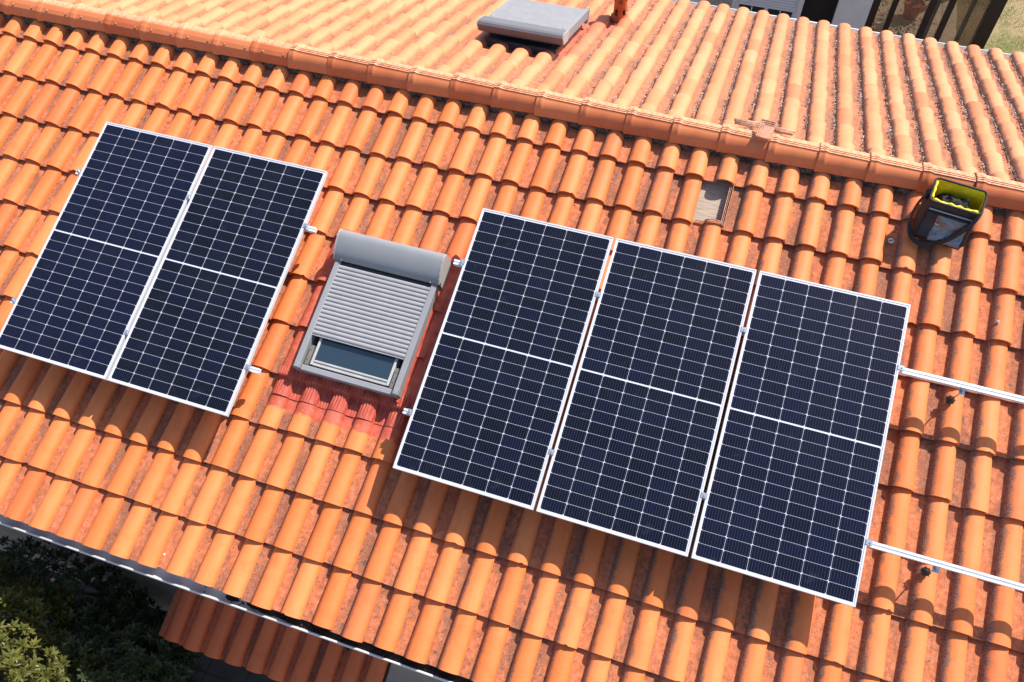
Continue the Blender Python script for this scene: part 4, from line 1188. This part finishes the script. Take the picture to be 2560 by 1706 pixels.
# ------------------------------------------------------------------ neighbouring building beyond the back eaves
YB = 9.0
nb = empty('neighbouring_house', Matrix.Translation((1.0, YB, ZG)), 'white walled building with a shuttered window beyond the far eaves', 'house')
def NB(mb, name, mat, parent=nb):
    o = mb.build(name, mat, parent)
    if parent is nb: o.matrix_local = nb.matrix_world.inverted()
    return o
ZT = -1.2
mb = MB()
mb.box(-4.0, 0.58, YB, YB + 0.25, ZG, ZT)                 # left of the stone panel
mb.box(1.06, 1.13, YB, YB + 0.25, ZG, ZT)
mb.box(1.13, 2.12, YB, YB + 0.25, ZG, -3.72); mb.box(1.13, 2.12, YB, YB + 0.25, -2.10, ZT)
mb.box(2.12, 2.20, YB, YB + 0.25, ZG, ZT)
mb.box(2.20, 2.72, YB, YB + 0.25, -2.3, ZT)
mb.box(2.20, 2.28, YB + 0.25, YB + 5.6, ZG, ZT)
NB(mb, 'wall', MAT['white_wall'])
mb = MB(); mb.box(2.72, 3.225, YB - 0.03, YB + 0.25, ZG, ZT, bev=0.01); NB(mb, 'pillar', MAT['white_wall'])
mb = MB(); mb.box(0.58, 1.06, YB - 0.012, YB + 0.2, ZG, ZT); NB(mb, 'stone_panel', MAT['granite'])
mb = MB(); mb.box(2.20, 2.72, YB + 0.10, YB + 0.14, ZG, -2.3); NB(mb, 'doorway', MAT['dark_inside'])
mb = MB()
for x0, x1, z0, z1 in ((1.133, 1.185, -3.72, -2.10), (2.065, 2.117, -3.72, -2.10), (1.185, 2.065, -3.72, -3.66), (1.603, 1.665, -3.66, -2.15), (1.185, 2.065, -2.15, -2.10)):
    mb.box(x0, x1, YB + 0.05, YB + 0.12, z0, z1, bev=0.004)
for x0 in (1.388, 1.862): mb.box(x0, x0 + 0.018, YB + 0.06, YB + 0.10, -3.66, -2.15)
win = NB(mb, 'window', MAT['shutter_white'])
mb = MB(); mb.box(1.185, 2.065, YB + 0.082, YB + 0.088, -3.66, -2.15); mb.build('window_pane', MAT['roof_glass'], win)
mb = MB(); n = 28; z0 = -3.41
for k in range(n):
    mb.box(1.165, 2.085, YB + 0.018, YB + 0.036, z0 + k * 0.045, z0 + k * 0.045 + 0.041, bev=0.006)
mb.build('roller_shutter', MAT['shutter_white'], win)
for x0, x1 in ((1.133, 1.165), (2.085, 2.117)):
    mb = MB(); mb.box(x0, x1, YB + 0.008, YB + 0.048, -3.70, -2.10, bev=0.003); mb.build('shutter_guide', MAT['shutter_white'], win)
mb = MB(); mb.box(1.08, 2.17, YB - 0.06, YB + 0.048, -3.76, -3.722, bev=0.005); mb.build('window_sill', MAT['granite'], win)

po = empty('glazed_porch', Matrix.Translation((3.23, YB, ZG)), 'glazed porch with dark brown posts next to the white pillar', 'porch')
PI = po.matrix_world.inverted()
def PO(mb, name, mat):
    o = mb.build(name, mat, po); o.matrix_local = PI; return o
PXS = [(3.23, 3.34), (3.515, 3.60), (4.045, 4.14), (4.315, 4.405)]
for a, b in PXS:
    mb = MB(); mb.box(a, b, YB, YB + 0.10, ZG + 0.03, -1.2, bev=0.004); PO(mb, 'post', MAT['brown_metal'])
mb = MB(); mb.box(4.88, 5.08, YB - 0.02, YB + 0.14, ZG, -1.2, bev=0.004); PO(mb, 'post', MAT['brown_metal'])
mb = MB(); mb.box(4.30, 4.36, YB + 0.9, YB + 0.96, ZG + 0.03, -1.2, bev=0.004); PO(mb, 'post', MAT['brown_metal'])
mb = MB(); mb.box(3.23, 4.88, YB + 0.02, YB + 0.08, ZG + 0.03, ZG + 0.12); PO(mb, 'bottom_rail', MAT['brown_metal'])
for a, b in ((3.342, 3.513), (3.602, 4.043), (4.142, 4.313), (4.407, 4.878)):
    mb = MB(); mb.box(a, b, YB + 0.045, YB + 0.051, ZG + 0.12, -1.25); PO(mb, 'glass_pane', MAT['thin_glass'])
for y0, y1 in ((YB + 1.7, YB + 1.78), (YB + 3.4, YB + 3.5)):
    mb = MB(); mb.box(4.99, 5.06, y0, y1, ZG + 0.03, -1.2); PO(mb, 'post', MAT['brown_metal'])
mb = MB(); mb.box(5.0, 5.06, YB + 0.14, YB + 3.5, -1.2, -1.08); PO(mb, 'top_beam', MAT['brown_metal'])
mb = MB(); mb.box(3.23, 5.06, YB, YB + 0.1, -1.195, -1.08); PO(mb, 'top_beam', MAT['brown_metal'])

def pot_plant(x, y, h, label, seed):
    rg = random.Random(seed)
    root = empty('potted_plant', Matrix.Translation((x, y, ZG + 0.03)), label, 'potted plant')
    mb = MB(); lath(mb, [(0.0, 0.0), (0.12, 0.0), (0.17, 0.24), (0.185, 0.245), (0.185, 0.285), (0.165, 0.285), (0.16, 0.25), (0.0, 0.25)], 24); mb.build('pot', MAT['clay_pot'], root)
    mb = MB()
    for k in range(260):
        v = Vector((rg.gauss(0, .35), rg.gauss(0, .35), abs(rg.gauss(0, .5)))); q = Vector((0, 0, .30)) + Vector((v.x * .5, v.y * .5, v.z * h))
        mb.cur = (rg.random(), rg.random(), 0)
        leaf(mb, q, v + Vector((0, 0, .2)), Vector((0, 0, 1)), rg.uniform(.08, .15), .045)
    mb.build('foliage', MAT['leaf'], root)
pot_plant(4.22, 11.45, 0.8, 'leafy green plant in a clay pot seen through the porch glass', 4)
pot_plant(3.55, 12.1, 0.6, 'smaller green plant in a clay pot further back in the porch', 6)

# ------------------------------------------------------------------ light, sky, camera
sun_dir = Vector((0.667, 0.803, 1.299)).normalized()
el = math.asin(sun_dir.z); az = math.atan2(sun_dir.x, sun_dir.y)
sd = bpy.data.lights.new('sun', 'SUN'); sd.energy = 4.2; sd.angle = radians(0.53); sd.color = (1.0, 0.93, 0.83)
so = bpy.data.objects.new('sun', sd); COL.objects.link(so)
so.rotation_euler = (-sun_dir).to_track_quat('-Z', 'Y').to_euler(); so.location = (6, 8, 14)
w = bpy.data.worlds.new('World'); scn.world = w; w.use_nodes = True
nt = w.node_tree; bg = nt.nodes['Background']
sky = nt.nodes.new('ShaderNodeTexSky'); sky.sky_type = 'NISHITA'; sky.sun_disc = False
sky.sun_elevation = el; sky.sun_rotation = az; sky.air_density = 1.0; sky.dust_density = 1.2; sky.ozone_density = 1.0
nt.links.new(sky.outputs[0], bg.inputs[0]); bg.inputs[1].default_value = 0.105

cd = bpy.data.cameras.new('camera'); cd.sensor_fit = 'HORIZONTAL'; cd.sensor_width = 36.0; cd.lens = 36.0 * 2051.13 / 2560.0
cd.clip_start = 0.05; cd.clip_end = 400
co_ = bpy.data.objects.new('camera', cd); COL.objects.link(co_)
rx = Vector((0.9478914193, 0.3179322536, -0.0205168064)); dn = Vector((0.2457601657, -0.7706574953, -0.5879532004)); fw = Vector((-0.2027407166, 0.5522735799, -0.8086347104))
up = -dn; bk = -fw
co_.matrix_world = Matrix(((rx.x, up.x, bk.x, CAM[0]), (rx.y, up.y, bk.y, CAM[1]), (rx.z, up.z, bk.z, CAM[2]), (0, 0, 0, 1)))
scn.camera = co_
vs = scn.view_settings
vs.view_transform = 'Standard'; vs.look = 'None'; vs.exposure = 0.78; vs.gamma = 1.0; vs.use_curve_mapping = False
